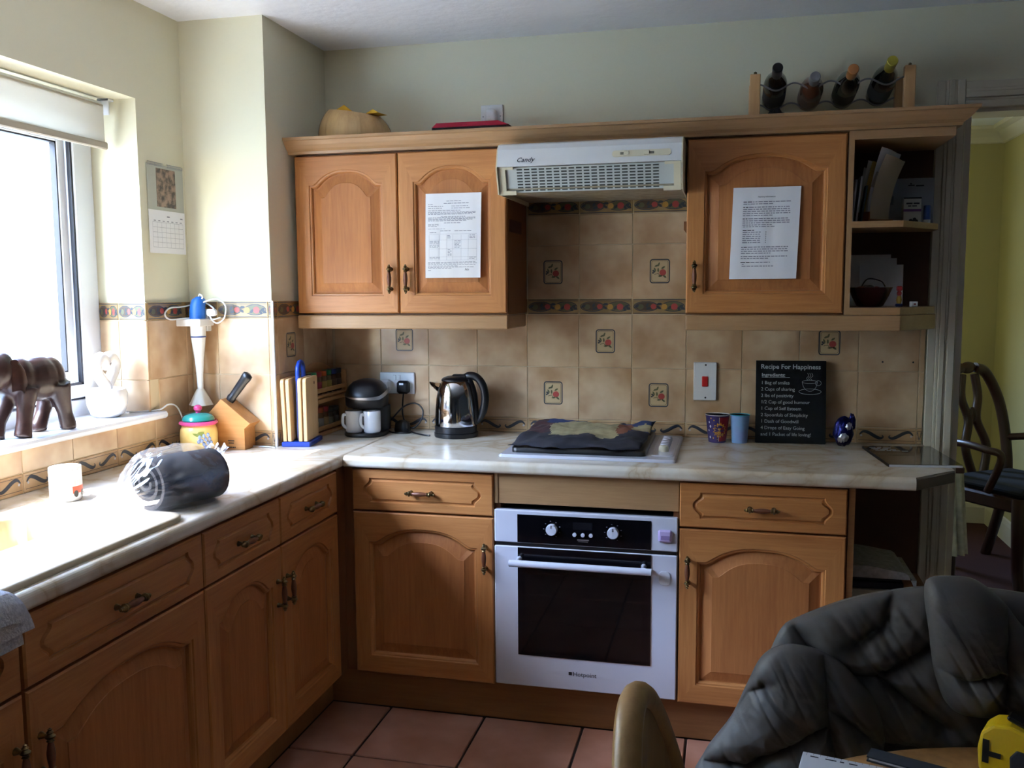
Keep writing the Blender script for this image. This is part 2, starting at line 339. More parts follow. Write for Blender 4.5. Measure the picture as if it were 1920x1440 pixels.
# fruit border
mb = MB()
for z in (0.004, 0.054): stroke(mb, [(0.004, z), (0.196, z)], 0.0028, 0)
stroke(mb, [(0.004, 0.048), (0.196, 0.048)], 0.001, 1)
for cx, rx in ((0.05, 0.045), (0.15, 0.042)):
    P = arc(cx, 0.029, rx, 0.018, 24); P.append(P[0]); stroke(mb, P, 0.003, 0)
    flat(mb, arc(cx, 0.029, rx-0.003, 0.016, 20), 1 if cx < 0.1 else 4, -0.0005)
flat(mb, arc(0.155, 0.028, 0.013, 0.0125), 2, -0.0009); flat(mb, arc(0.118, 0.028, 0.011, 0.011), 3, -0.0009)
flat(mb, arc(0.078, 0.029, 0.011, 0.010), 2, -0.0009); flat(mb, arc(0.030, 0.028, 0.012, 0.010), 4, -0.0009)
for x, z, a in ((0.18, 0.03, 0.6), (0.172, 0.02, 2.0), (0.137, 0.024, 1.0), (0.098, 0.025, 2.4), (0.06, 0.022, 0.4), (0.055, 0.034, 1.2), (0.015, 0.03, 0.6), (0.1, 0.038, 0.1), (0.186, 0.022, 2.6)):
    flat(mb, [(x+0.011*t*math.cos(a)-0.005*s*math.sin(a), z+0.009*t*math.sin(a)+0.005*s*math.cos(a)) for t, s in ((-1, 0), (-.3, -1), (.5, -.8), (1, 0), (.5, .8), (-.3, 1))], 0, -0.001)
BORD = mb.mesh('fruit_frieze', [INK, INK2, RED_F, YEL_F, GRN_F, PALE_F])
# scroll border along the worktop
mb = MB()
for z in (0.010, 0.047): stroke(mb, [(0.006, z), (0.195, z)], 0.0016, 1)
for cx, sg in ((0.052, 1), (0.148, -1)):
    P = catmull([(cx-0.042*sg, 0.030, 0), (cx-0.030*sg, 0.041, 0), (cx-0.012*sg, 0.038, 0), (cx+0.012*sg, 0.024, 0), (cx+0.028*sg, 0.018, 0), (cx+0.038*sg, 0.023, 0), (cx+0.034*sg, 0.029, 0)], 5)
    P = [(p[0], p[1]) for p in P]; n = len(P)
    stroke(mb, P, [0.0035+0.0085*math.sin(PI*min(1, i/n*1.15)) for i in range(n)], 0)
    flat(mb, arc(cx-0.036*sg, 0.027, 0.004, 0.004, 8), 5)
SCROLL = mb.mesh('scroll_motif', [INK, INK2, RED_F, YEL_F, GRN_F, mat('scroll_dot', '#b9b4b0', 0.3)])
p = 0.2019
R_ALL = [(ZC, 0.962, 'b'), (0.962, 1.164, 't'), (1.164, 1.366, 't'), (1.366, 1.426, 'f')]
R_UP = [(1.426, 1.628, 't'), (1.628, 1.742, 't'), (1.742, 1.802, 'f')]
def tiling(wall, org, rz, lines, rows, decor=()):
    # lines: u positions of the joints along local x; org: world point of u = 0, z = 0; the tile face looks along local -y
    R = Matrix.Rotation(rz, 4, 'Z'); g = 0.0011
    for z0, z1, kind in rows:
        for a, b in zip(lines[:-1], lines[1:]):
            if b-a < 0.008: continue
            w, h = b-a-2*g, z1-z0-2*g
            q = R @ Vector((a+g, 0, 0))
            o = link('tile', tile_mesh(w, h, {'t': TILE, 'b': TILE_S, 'f': TILE_B}[kind]), wall, (org[0]+q.x, org[1]+q.y, z0+g), (0, 0, rz))
            full = w > 0.15
            if kind == 'f' and full: link('fruit_frieze', BORD, o)
            elif kind == 'f':
                c = link('fruit_frieze', BORD, o); c.scale.x = w/0.2
            if kind == 'b':
                c = link('scroll_motif', SCROLL, o); c.scale.x = w/0.2
            for du, dz in decor:
                if a < du < b and z0 < dz < z1: link('fruit_motif', DECOR, o, (du-a-g, 0, dz-z0-g))
def grout(wall, *bx): B('grout', GROUT, wall, bx)
Lb = [XBX+0.0085]+[k*p for k in range(-4, 8)]+[1.432]
tiling(wb, (0, 0, 0), 0, Lb, R_ALL, [(0.101, 1.063), (0.505, 1.063), (0.303, 1.265), (-0.505, 1.265), (1.111, 1.265)])
tiling(wb, (0, 0, 0), 0, [0.002, p, 2*p, 3*p], R_UP, [(0.101, 1.527), (0.505, 1.527)])
B('grout', GROUT, wb, (XBX, 1.432, 0.0025, 0.0079, ZC, 1.426), (0, 0.612, 0.0025, 0.0079, 1.426, 1.802))
# boxing: side face towards the cupboards, front face towards the room
Ls = [YB-0.008, -0.46, -0.258, -0.056, 0.0]
tiling(wx, (XBX+0.008, 0, 0), PI/2, Ls, R_ALL, [(-0.364, 1.265)])
B('grout', GROUT, wx, (XBX+0.0001, XBX+0.0055, YB-0.006, 0.0, ZC, 1.426))
Lf = [XL+0.0085, -1.035, -0.833, XBX+0.006]
tiling(wx, (0, YB-0.008, 0), 0, Lf, R_ALL)
B('grout', GROUT, wx, (XL, XBX+0.004, YB-0.0055, YB-0.0001, ZC, 1.426))
B('tile_edge_trim', WHITE_M, wx, (XBX+0.002, XBX+0.0095, YB-0.0098, YB-0.002, ZC, 1.428))
# left wall: between window and boxing, and the low strip under the sill
Ll = [-2.14, -1.938, -1.736, -1.534, -1.334, -1.132, -0.93, -0.728]
tiling(wl, (XL+0.008, 0, 0), PI/2, Ll, [(ZC, 0.962, 'b'), (0.962, 1.029, 't')])
tiling(wl, (XL+0.008, 0, 0), PI/2, [-0.728, -0.526, YB-0.0085], [(ZC, 0.962, 'b'), (0.962, 1.029, 't')])
tiling(wl, (XL+0.008, 0, 0), PI/2, [-0.699, -0.526, YB-0.0085], [(1.029, 1.164, 't')])
tiling(wl, (XL+0.008, 0, 0), PI/2, [-RV, -0.526, YB-0.0085], [(1.164, 1.366, 't'), (1.366, 1.426, 'f')])
B('grout', GROUT, wl, (XL+0.0001, XL+0.0055, -2.14, YB, ZC, 1.029), (XL+0.0001, XL+0.0055, -0.70, YB, 1.029, 1.06), (XL+0.0001, XL+0.0055, -RV, YB, 1.057, 1.426))
# tiles on the window reveal (facing the camera)
tiling(wl, (0, -RV-0.008, 0), 0, [-1.324, -1.2485, -1.1425], [(1.0565, 1.164, 't'), (1.164, 1.366, 't'), (1.366, 1.426, 'f')])
B('grout', GROUT, wl, (-1.324, XL, -RV-0.0055, -RV-0.0001, 1.057, 1.426))

# doorway to the dining room: lining and architrave
def archi(x0, x1, z0, z1, o):   # vertical moulded board on Y = 0 facing the room
    w = x1-x0
    for a, b, d in ((0, .30, .014), (.30, .42, .020), (.42, .62, .024), (.62, .72, .018), (.72, 1, .022)):
        o.box(x0+w*a, x0+w*b, 0.0075-d, 0.0075, z0, z1, b=0.002)
mb = MB(); archi(1.436, 1.522, 0.0, 2.16, mb)
struct(mb.build('trim_2', WHITE_P))
mb = MB()
for a, b, d in ((0, .28, .022), (.28, .38, .018), (.38, .6, .024), (.6, .72, .020), (.72, 1, .014)):
    mb.box(1.523, 2.50, 0.0075-d, 0.0075, 2.063+0.09*a, 2.063+0.09*b, b=0.002)
struct(mb.build('trim_3', WHITE_P))
struct(B('door_1', WHITE_P, None, (1.5225, 1.549, 0.009, 0.115, 0, 2.07), (2.40, 2.42, 0.0, 0.125, 0, 2.07), (1.549, 2.40, 0.0, 0.125, 2.05, 2.074)))
# dining room beyond
DX0, DX1, DY1 = 0.2, 2.34, 2.62
struct(B('floor_2', mat('dark_red_carpet', '#3a1614', 0.95, col2='#47201a', scale=300, bump=0.3, bscale=400), None, (DX0, DX1, 0.12, DY1, -0.05, 0)))
struct(B('wall_dining_right', YELLOW_P, None, (DX1, DX1+0.08, 0.12, DY1, 0, ZCL)))
struct(B('wall_dining_far', YELLOW_P, None, (1.25, DX1+0.08, DY1, DY1+0.1, 0, ZCL), (DX0, 0.45, DY1, DY1+0.1, 0, ZCL), (0.45, 1.25, DY1, DY1+0.1, 0, 1.2), (0.45, 1.25, DY1, DY1+0.1, 1.9, ZCL)))  # unseen window opening added to light the dining room
struct(B('wall_dining_left', YELLOW_P, None, (DX0-0.08, DX0, 0.12, DY1, 0, ZCL)))
struct(B('ceiling_2', CEIL, None, (DX0, DX1, 0.12, DY1, ZCL, ZCL+0.1)))
cv = [(0, 0), (0.09, 0), (0.085, -0.02), (0.05, -0.035), (0.03, -0.06), (0.012, -0.09), (0, -0.095)]
struct(MB().prism([(DX1-q[0], ZCL+q[1]) for q in cv], 0.121, DY1, 'y').build('trim_4', WHITE_P))
struct(MB().prism([(DY1-q[0], ZCL+q[1]) for q in cv], DX0, DX1, 'x').build('trim_5', WHITE_P))
struct(MB().prism([(DX1-q[0], q[1]) for q in ((0, 0), (0.018, 0), (0.018, 0.10), (0.01, 0.125), (0.0, 0.13))], 0.121, DY1, 'y').build('baseboard_right', WHITE_P))
struct(MB().prism([(DY1-q[0], q[1]) for q in ((0, 0), (0.018, 0), (0.018, 0.10), (0.01, 0.125), (0.0, 0.13))], DX0, DX1, 'x').build('baseboard_far', WHITE_P))
# pale house across the side passage, faintly seen, added to block low sky light
nh = thing('neighbour_house', 'pale rendered house seen faintly through the bright window', 'house', (-5.6, 0, -0.15))
RENDER_M = mat('cream_render', '#d8d4ca', 0.9, col2='#cbc7bd', scale=2)
B('wall', RENDER_M, nh, (-4.0, 0.0, -14, 9, 0, 3.5)); B('eaves', WHITE_P, nh, (-4.0, 0.25, -14.1, 9.1, 3.5, 3.65))
MB().prism([(0.3, 3.65), (-2.0, 4.9), (-4.3, 3.65)], -14.1, 9.1, 'y').build('roof', mat('brown_roof_tiles', '#7a5a48', 0.9, col2='#6a4c3c', scale=6), nh)
for y0_, y1_, z0_, z1_ in ((2.6, 3.7, 1.0, 2.3), (4.5, 5.4, 0.05, 2.2), (-2.4, -1.2, 1.0, 2.3), (-8.0, -6.8, 1.0, 2.3)):
    f_ = B('window', UPVC, nh, (0.0, 0.05, y0_, y0_+0.08, z0_, z1_), (0.0, 0.05, y1_-0.08, y1_, z0_, z1_), (0.0, 0.05, y0_+0.08, y1_-0.08, z1_-0.08, z1_), (0.0, 0.05, y0_+0.08, y1_-0.08, z0_, z0_+0.08))
    B('pane', mat('house_pane', '#8fa4b4', 0.1), f_, (0.0, 0.02, y0_+0.08, y1_-0.08, z0_+0.08, z1_-0.08))
# paving outside, made pale to bounce sunlight up to the ceiling
struct(B('ground_outside', mat('pale_paving', '#d2cec4', 0.9, col2='#bdb8ac', scale=3), None, (-30, -1.41, -25, 25, -0.3, -0.15)))

# ---------------------------------------------------------------- cupboard fronts
def outline(w, h, s, d, arch, top, n=30):
    # closed loop: BL, BR, right shoulder, arch right->left, left shoulder
    x0, x1, zb = s+d, w-s-d, s*1.12+d
    zt = h-top-d
    P = [(x0, zb), (x1, zb)]
    for i in range(n+1):
        t = 1-2*i/n; q_ = 1-(abs(t)/0.85)**2.6; bell = 0.05*math.log(1+math.exp(q_/0.05)) if q_ < 1.2 else q_
        P.append((x0+(x1-x0)*(t+1)/2, zt-arch*(1-bell)))
    return P
def rect_loop(w, h, d, n=30):
    return [(d, d), (w-d, d)]+[(w-d-(w-2*d)*i/n, h-d) for i in range(n+1)]
_fr = {}
def door_meshes(w, h):
    k = (round(w, 3), round(h, 3))
    if k in _fr: return _fr[k]
    t, n = 0.021, 30; s, top, arch = 0.056, 0.052, 0.052
    loops = [([(x, z) for x, z in rect_loop(w, h, 0)], 0), (rect_loop(w, h, 0), -t+0.004), (rect_loop(w, h, 0.004), -t), (outline(w, h, s, 0, arch, top), -t),
             (outline(w, h, s, 0.002, arch, top), -t+0.004), (outline(w, h, s, 0.007, arch, top), -t+0.0045), (outline(w, h, s, 0.010, arch, top), -t+0.008), (outline(w, h, s, 0.012, arch, top), -t+0.0155)]
    mb = MB(); N = n+3
    for (A, ya), (Bq, yb) in zip(loops[:-1], loops[1:]):
        for j in range(N):
            k2 = (j+1) % N
            mb.add([(A[j][0], ya, A[j][1]), (A[k2][0], ya, A[k2][1]), (Bq[k2][0], yb, Bq[k2][1]), (Bq[j][0], yb, Bq[j][1])], [(0, 1, 2, 3)], 0 if j in (1, N-1) else 1)
    A = loops[0][0]; mb.add([(x, 0, z) for x, z in A], [list(range(N))[::-1]], 0)
    fr = mb.mesh('door', [OAK_V, OAK_H])
    mb = MB(); pl = [(outline(w, h, s, 0.010, arch, top), -t+0.016), (outline(w, h, s, 0.010, arch, top), -t+0.0145), (outline(w, h, s, 0.016, arch, top), -t+0.0145), (outline(w, h, s, 0.046, arch, top), -t+0.005), (outline(w, h, s, 0.047, arch, top), -t+0.0035)]
    mb.rings([[(x, y, z) for x, z in L_] for L_, y in pl], 0, False, False, True)
    _fr[k] = (fr, mb.mesh('panel', OAK_P)); return _fr[k]
def drawer_mesh(w, h):
    k = ('d', round(w, 3), round(h, 3))
    if k in _fr: return _fr[k]
    t = 0.021; ne = 20
    def loop(d, bul):
        sx, sz = 0.062+d, 0.028+d; x0, x1, z0, z1 = sx, w-sx, sz, h-sz; P = []
        for i in range(5): P.append((x0+(x1-x0)*i/4, z0))
        def b(q):
            k = max(0, min(1, (abs(q)-0.1)/0.75)); return bul*(1-k*k*(3-2*k))
        for i in range(ne+1): q = -1+2*i/ne; P.append((x1+b(q), z0+(z1-z0)*i/ne))
        for i in range(5): P.append((x1-(x1-x0)*i/4, z1))
        for i in range(ne+1): q = 1-2*i/ne; P.append((x0-b(q), z1-(z1-z0)*i/ne))
        return P
    def rect(d):
        P = [(d+(w-2*d)*i/4, d) for i in range(5)]+[(w-d, d+(h-2*d)*i/ne) for i in range(ne+1)]
        return P+[(w-d-(w-2*d)*i/4, h-d) for i in range(5)]+[(d, h-d-(h-2*d)*i/ne) for i in range(ne+1)]
    L_ = [(rect(0), 0), (rect(0), -t+0.004), (rect(0.004), -t), (loop(0, 0.022), -t), (loop(0.003, 0.022), -t+0.006), (loop(0.007, 0.022), -t+0.006), (loop(0.012, 0.022), -t+0.0005)]
    mb = MB(); mb.rings([[(x, y, z) for x, z in P] for P, y in L_], 0, False, True, True)
    _fr[k] = mb.mesh('drawer_front', OAK_H); return _fr[k]
# turned handle, along local x, posts to the front face at y = 0
mb = MB(); M = rotm('Y', PI/2, (0, -0.022, 0))
mid = [(0.0048, -0.026), (0.0064, -0.018), (0.0082, -0.006), (0.0084, 0), (0.0082, 0.006), (0.0064, 0.018), (0.0048, 0.026)]
mb.lathe(mid, 10, 1, M)
for sg in (-1, 1):
    pr = [(0.0045, 0.0255), (0.0058, 0.027), (0.0045, 0.029), (0.004, 0.031), (0.0072, 0.034), (0.0075, 0.037), (0.0045, 0.0405), (0.0036, 0.042), (0.0052, 0.0445), (0.0035, 0.047), (0.0026, 0.0485), (0.0032, 0.0505), (0.0005, 0.053)]
    mb.lathe([(r*1.32, z*sg) for r, z in pr], 10, 0, M)
    mb.tube([(0.0355*sg, -0.022, 0), (0.0355*sg, -0.010, 0), (0.0355*sg, 0, 0)], [0.0052, 0.0044, 0.008], 8, 0)
HANDLE = mb.mesh('handle', [BRASS, HWOOD])
def handle(par, x, z, vert): return link('handle', HANDLE, par, (x, -0.021, z), (0, PI/2 if vert else 0, 0))
def door(par, w, h, x, z, hx=None, hz=None, loc_y=0):
    fr, pn = door_meshes(w, h); d = link('door', fr, par, (x, loc_y, z)); link('panel', pn, d)
    if hx is not None: handle(d, hx, hz, True)
    return d
def drawer(par, w, h, x, z):
    d = link('drawer_front', drawer_mesh(w, h), par, (x, 0, z)); handle(d, w/2, h/2-0.002, False); return d
def carcass(par, w, z0, z1, dep, m=None):
    return B('carcass', m or CARC, par, (0.001, w-0.001, 0.001, dep, z0, z1))
ZD, ZS, ZT = 0.143, 0.714, 0.858
def base_unit(label, loc, rz, w, doors):
    # loc: front-left corner of the fronts' back plane at the floor; doors: list of (x0, x1, handle side)
    u = thing('base_cabinet', label, 'cabinet', loc, rz, 'kitchen base cabinets')
    if w < 1: carcass(u, w, ZD, 0.864, 0.54)
    else: B('carcass', CARC, u, (0.001, 0.017, 0.001, 0.54, ZD, 0.864), (w-0.017, w-0.001, 0.001, 0.54, ZD, 0.864), (0.017, w-0.017, 0.001, 0.54, ZD, ZD+0.018), (0.017, w-0.017, 0.001, 0.018, 0.70, 0.864), (0.597, 0.608, 0.001, 0.018, ZD+0.018, 0.70))
    for x0, x1, hs in doors:
        ww = x1-x0-0.004
        drawer(u, ww, ZT-ZS-0.004, x0+0.002, ZS+0.004)
        door(u, ww, ZS-ZD-0.002, x0+0.002, ZD, 0.027 if hs == 'l' else ww-0.027, ZS-ZD-0.135)
    return u
FY = -0.579
base_unit('oak base cabinet with one drawer, left of the oven', (-0.484, FY, 0), 0, 0.50, [(0, 0.50, 'r')])
base_unit('oak base cabinet with one drawer, right of the oven', (0.6165, FY, 0), 0, 0.50, [(0, 0.50, 'l')])
FXL = -0.536
base_unit('oak double base cabinet in the inner corner, under the window side worktop', (FXL, -1.449, 0), PI/2, 0.80, [(0, 0.4, 'r'), (0.4, 0.8, 'l')])
base_unit('oak double cabinet under the sink, at the left edge', (FXL, -2.655, 0), PI/2, 1.205, [(0, 0.60, 'r'), (0.605, 1.205, 'l')])
# corner posts
t = thing('corner_post', 'plain oak filler post in the inner corner of the base cabinets', 'cabinet trim', (-0.51, -0.6, 0))
B('post_board', CARC, t, (-0.03, 0.025, 0.012, 0.03, ZD, 0.864), (-0.026, -0.008, -0.048, 0.012, ZD, 0.864))
# oven housing
oh = thing('oven_housing', 'oak oven housing with a plain board above the white oven', 'cabinet', (0.0165, FY, 0))
B('carcass', CARC, oh, (0.001, 0.018, 0, 0.54, ZD, 0.864), (0.582, 0.599, 0, 0.54, ZD, 0.864), (0.018, 0.582, 0.5, 0.54, ZD, 0.864), (0.018, 0.582, 0.0, 0.5, ZD, 0.153))
B('top_board', TRIM_H, oh, (0.0, 0.6, -0.008, 0.01, 0.762, 0.864), b=0.002)
B('side_strip', TRIM_V, oh, (0.0, 0.012, -0.012, -0.008, 0.762, 0.864), b=0.001)
# plinths
struct(B('trim_6', PLINTH_H, None, (-0.60, 1.43, -0.545, -0.527, 0, ZD-0.001)))
struct(B('trim_7', PLINTH_Y, None, (-0.618, -0.60, -2.66, -0.527, 0, ZD-0.001)))
# worktops
def slab(mb, x0, x1, y0, y1, z0, z1, side, r=0.017):
    # rounded nose on one side: 'y-' or 'x+'
    n = 6; prof = []
    for cz, a0 in ((z0+r*0.7, -PI/2), (z1-r, 0)):
        rr_ = r*0.7 if a0 < 0 else r
        for i in range(n+1): a = a0+PI/2*i/n; prof.append((rr_*math.cos(a)-rr_, cz+rr_*math.sin(a)))
    if side == 'y-': poly = [(y1, z0)]+[(y0-d, z) for d, z in prof]+[(y1, z1)]; mb.prism(poly, x0, x1, 'x')
    else: poly = [(x0, z0)]+[(x1+d, z) for d, z in prof]+[(x0, z1)]; mb.prism(poly, y0, y1, 'y')
z0w = 0.866
mb = MB(); slab(mb, -0.505, 1.30, -0.62, 0.0, z0w, ZC, 'y-')
mb.prism([(1.30, -0.608), (1.436, -0.47), (1.436, -0.001), (1.30, -0.001)], z0w, ZC, 'z')
mb.prism([(1.30, -0.619), (1.301, -0.619), (1.436, -0.472), (1.436, -0.47), (1.30, -0.607)], z0w+0.003, ZC-0.006, 'z', 1)
tag(mb.build('worktop', [MARBLE, mat('worktop_end_strip', '#7a6c58', 0.6)]), 'cream marbled worktop along the tiled back wall under the kettle and hob', 'worktop')
mb = MB(); slab(mb, -0.56, -0.506, -2.66, 0.0-0.001, z0w, ZC, 'x+')
for q in ((-0.96, -0.56, -2.66, -2.02), (-0.96, -0.56, -1.56, YB-0.01), (-1.1415, -0.96, -2.66, YB-0.01), (XBX+0.009, -0.56, YB-0.01, -0.001)): mb.box(q[0], q[1], q[2], q[3], z0w, ZC)
tag(mb.build('worktop', MARBLE), 'cream marbled worktop with the sink, below the window', 'worktop')
# wall cabinets
ZW0, ZW1, WY = 1.380, 1.950, -0.299
u = thing('wall_cabinet', 'oak double wall cabinet with arched doors, left of the extractor hood', 'cabinet', (-0.805, WY, 0), 0, 'oak wall cabinets')
B('carcass', CARC, u, (0.002, 0.803, 0.001, 0.298, ZW0-0.006, ZW1+0.006))
door(u, 0.397, ZW1-ZW0, 0.002, ZW0, 0.37, 0.122); door(u, 0.397, ZW1-ZW0, 0.404, ZW0, 0.03, 0.122)
B('pelmet', TRIM_H, u, (0.0, 0.806, -0.024, -0.004, 1.322, ZW0-0.008), (0.788, 0.806, -0.004, 0.27, 1.322, ZW0-0.008), b=0.004)
u = thing('wall_cabinet', 'oak single wall cabinet with arched door, right of the extractor hood', 'cabinet', (0.6135, WY, 0), 0, 'oak wall cabinets')
B('carcass', CARC, u, (0.002, 0.505, 0.001, 0.298, ZW0-0.006, ZW1+0.006))
door(u, 0.499, ZW1-ZW0, 0.002, ZW0, 0.028, 0.122)
u2 = thing('shelf_cabinet', 'oak open end shelf cabinet beside the doorway', 'cabinet', (1.119, WY, 0))
x_ = 0.0
B('side_panel', TRIM_V, u2, (0.0005, 0.017, -0.02, 0.298, ZW0-0.006, ZW1+0.006))
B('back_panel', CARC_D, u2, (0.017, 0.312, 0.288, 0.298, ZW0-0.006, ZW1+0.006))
shp = [(0.017, -0.02), (0.17, -0.02), (0.312, 0.178), (0.312, 0.288), (0.017, 0.288)]
MB().prism(shp, 1.652, 1.672, 'z').build('shelf', TRIM_H, u2)
MB().prism(shp, ZW0-0.006, 1.397, 'z').build('shelf', TRIM_H, u2)
B('top_panel', TRIM_H, u2, (0.017, 0.312, -0.02, 0.288, 1.928, ZW1+0.006))
ch = MB().prism([(-0.503, -0.024), (0.172, -0.024), (0.316, 0.176), (0.301, 0.186), (0.164, -0.004), (-0.503, -0.004)], 1.322, ZW0-0.008, 'z', b=0.003)
ch.build('pelmet', TRIM_H, u2)
# cornice along the top of both wall cabinets and the hood
prof = [(0.0, 1.957), (0.010, 1.957), (0.012, 1.966), (0.024, 1.974), (0.036, 1.986), (0.046, 2.000), (0.052, 2.002), (0.052, 2.012), (0.0, 2.012)]
path = [((-0.8215, -0.318), (0, -1)), ((1.437, -0.318), (1, -1)), ((1.437, -0.004), (1, 0))]
rs = [[(c[0]+d*n[0], c[1]+d*n[1], z) for d, z in prof] for c, n in path]
mb = MB(); mb.rings(rs, 0, False, True, True)
mb.box(-0.8215, 1.437, -0.318, -0.004, 1.957, 1.962)
tag(mb.build('cornice', TRIM_H), 'moulded oak cornice running along the top of the wall cabinets', 'cornice')
# open end unit below the worktop
u = thing('end_shelf_unit', 'dark open end shelf unit under the worktop beside the doorway', 'shelf unit', (1.119, FY, 0))
B('side_panel', PLINTH_H, u, (0.0, 0.018, -0.012, 0.57, ZD, 0.864))
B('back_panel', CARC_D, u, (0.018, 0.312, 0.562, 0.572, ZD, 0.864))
sp = [(0.018, 0.0), (0.18, 0.0), (0.312, 0.14), (0.312, 0.562), (0.018, 0.562)]
MB().prism(sp, ZD, ZD+0.018, 'z').build('shelf', CARC, u)
MB().prism(sp, 0.422, 0.44, 'z').build('shelf', CARC, u)

# ---------------------------------------------------------------- window things
t = thing('roller_blind', 'cream roller blind pulled down a little way at the window', 'blind', (-1.245, 0, 0))
MB().lathe([(0.016, 0), (0.016, 1.62)], 14, M=rotm('X', PI/2, (-0.012, -0.79, 2.066))).build('roller', UPVC, t)
FAB = translucent('cream_blind_fabric', '#d6d0c2', 0.45)
mb = MB(); mb.grid(lambda u, v: (0.004+0.004*math.sin(7*u)*(1-v), -0.786-1.62*u, 1.945+0.125*v), 24, 4); 
mb.build('fabric', FAB, t)
B('bottom_bar', mat('blind_hem', '#aca392', 0.8), t, (-0.002, 0.014, -2.41, -0.782, 1.926, 1.950), b=0.004)
B('bracket', UPVC, t, (-0.03, 0.014, -0.772, -0.768, 2.040, 2.092), (-0.03, 0.014, -0.772, -0.7455, 2.086, 2.0935), b=0.001)
B('bracket', UPVC, t, (-0.03, 0.014, -2.417, -2.413, 2.040, 2.0935), b=0.001)
# wooden elephant walking towards -Y on the sill
def remeshed(mb, vox, smooth=4):
    me = mb.mesh('tmp', []); o = bpy.data.objects.new('tmp', me); COL.objects.link(o)
    r = o.modifiers.new('r', 'REMESH'); r.mode = 'VOXEL'; r.voxel_size = vox; r.use_smooth_shade = True
    s = o.modifiers.new('s', 'SMOOTH'); s.factor = 0.5; s.iterations = smooth
    dg = bpy.context.evaluated_depsgraph_get(); out = bpy.data.meshes.new_from_object(o.evaluated_get(dg))
    bpy.data.objects.remove(o); return out
ELE = wood('dark_carved_wood', '#190f10', '#331c17', 'y', rough=0.38)
t = thing('elephant_figurine', 'dark carved wooden elephant standing on the windowsill', 'figurine', (-1.185, -1.25, 1.0565), -0.04)
mb = MB()
mb.ell((0, 0.035, 0.158), (0.047, 0.088, 0.066)); mb.ell((0, 0.082, 0.158), (0.042, 0.05, 0.062)); mb.ell((0, -0.03, 0.165), (0.043, 0.05, 0.06))
mb.ell((0, -0.098, 0.190), (0.036, 0.046, 0.050)); mb.ell((0, -0.085, 0.215), (0.026, 0.030, 0.028)); mb.ell((0, -0.118, 0.165), (0.026, 0.026, 0.034))
mb.tube(catmull([(0, -0.13, 0.165), (0, -0.150, 0.13), (0, -0.158, 0.09), (0, -0.150, 0.05), (0, -0.135, 0.03), (0, -0.128, 0.045)], 5), [0.024-0.016*i/25 for i in range(26)], 10)
for x, ys in ((0.026, (-0.028, -0.045, -0.055, 0.004)), (-0.026, (-0.030, -0.085, -0.098, 0.004))):
    mb.tube([(x, ys[0], 0.14), (x, (ys[0]+ys[1])/2, 0.09), (x, ys[1], 0.045), (x, ys[2]+0.004, 0.012), (x, ys[2], 0.001)], [0.033, 0.024, 0.021, 0.024, 0.025], 12)
for x, y1 in ((0.026, 0.118), (-0.026, 0.06)):
    mb.tube([(x, 0.088, 0.14), (x, 0.098, 0.09), (x, (0.1+y1)/2, 0.05), (x, y1, 0.014), (x, y1, 0.001)], [0.036, 0.027, 0.021, 0.024, 0.025], 12)
me = remeshed(mb, 0.005, 3); me.materials.append(ELE); link('body', me, t)
for sx in (-1, 1):
    ear = MB()
    ear.grid(lambda u, v: (sx*(0.034+0.016*math.sin(PI*u)*v), -0.085+0.062*u*(0.6+0.4*math.sin(PI*v)), 0.218-0.085*v-0.02*u+0.012*math.sin(PI*u)), 8, 8)
    ear.grid(lambda u, v: (sx*(0.030+0.015*math.sin(PI*u)*v), -0.085+0.062*u*(0.6+0.4*math.sin(PI*v)), 0.218-0.085*v-0.02*u+0.012*math.sin(PI*u)), 8, 8)
    ear.build('ear', ELE, t)
    MB().tube(catmull([(sx*0.016, -0.128, 0.15), (sx*0.02, -0.15, 0.128), (sx*0.018, -0.165, 0.125)], 4), [0.006-0.0005*i for i in range(9)], 8).build('tusk', mat('bone', '#d9d3c2', 0.4), t)
MB().tube(catmull([(0, 0.122, 0.175), (0.004, 0.136, 0.14), (0.006, 0.138, 0.10), (0.004, 0.132, 0.078)], 5), [0.007]*12+[0.009, 0.009, 0.008, 0.004], 8).build('tail', ELE, t)
# white ceramic heart-shaped burner
t = thing('ceramic_heart_ornament', 'white ceramic heart ornament on the right end of the windowsill', 'ornament', (-1.215, -0.875, 1.0565), 0.15)
mb = MB(); mb.lathe([(0.036, 0), (0.052, 0.01), (0.062, 0.04), (0.064, 0.075), (0.058, 0.09), (0.05, 0.094), (0.046, 0.088), (0.05, 0.07), (0.0005, 0.03)], 28)
mb.build('bowl', PORC, t)
hp = []
for i in range(40):
    a = 2*PI*i/40; hp.append((0, 0.0036*16*math.sin(a)**3, 0.152+0.0036*(13*math.cos(a)-5*math.cos(2*a)-2*math.cos(3*a)-math.cos(4*a))))
mb = MB(); mb.tube(hp, 0.019, 10, closed=True); mb.build('heart_ring', PORC, t)
tag(MB().tube(catmull([(-1.19, -0.80, 1.0605), (-1.16, -0.765, 1.0605), (-1.128, -0.72, 1.062), (-1.118, -0.685, 1.075), (-1.112, -0.645, 1.06), (-1.10, -0.63, 1.0), (-1.12, -0.62, 0.93), (-1.118, -0.57, 0.9085), (-1.0, -0.515, 0.9085), (-0.9, -0.52, 0.9085), (-0.835, -0.52, 0.9085), (-0.8, -0.535, 0.9085)], 6), 0.0028, 8).build('white_cable', WHITE_M), 'thin white cable running from the windowsill down behind the cookie jar', 'cable')
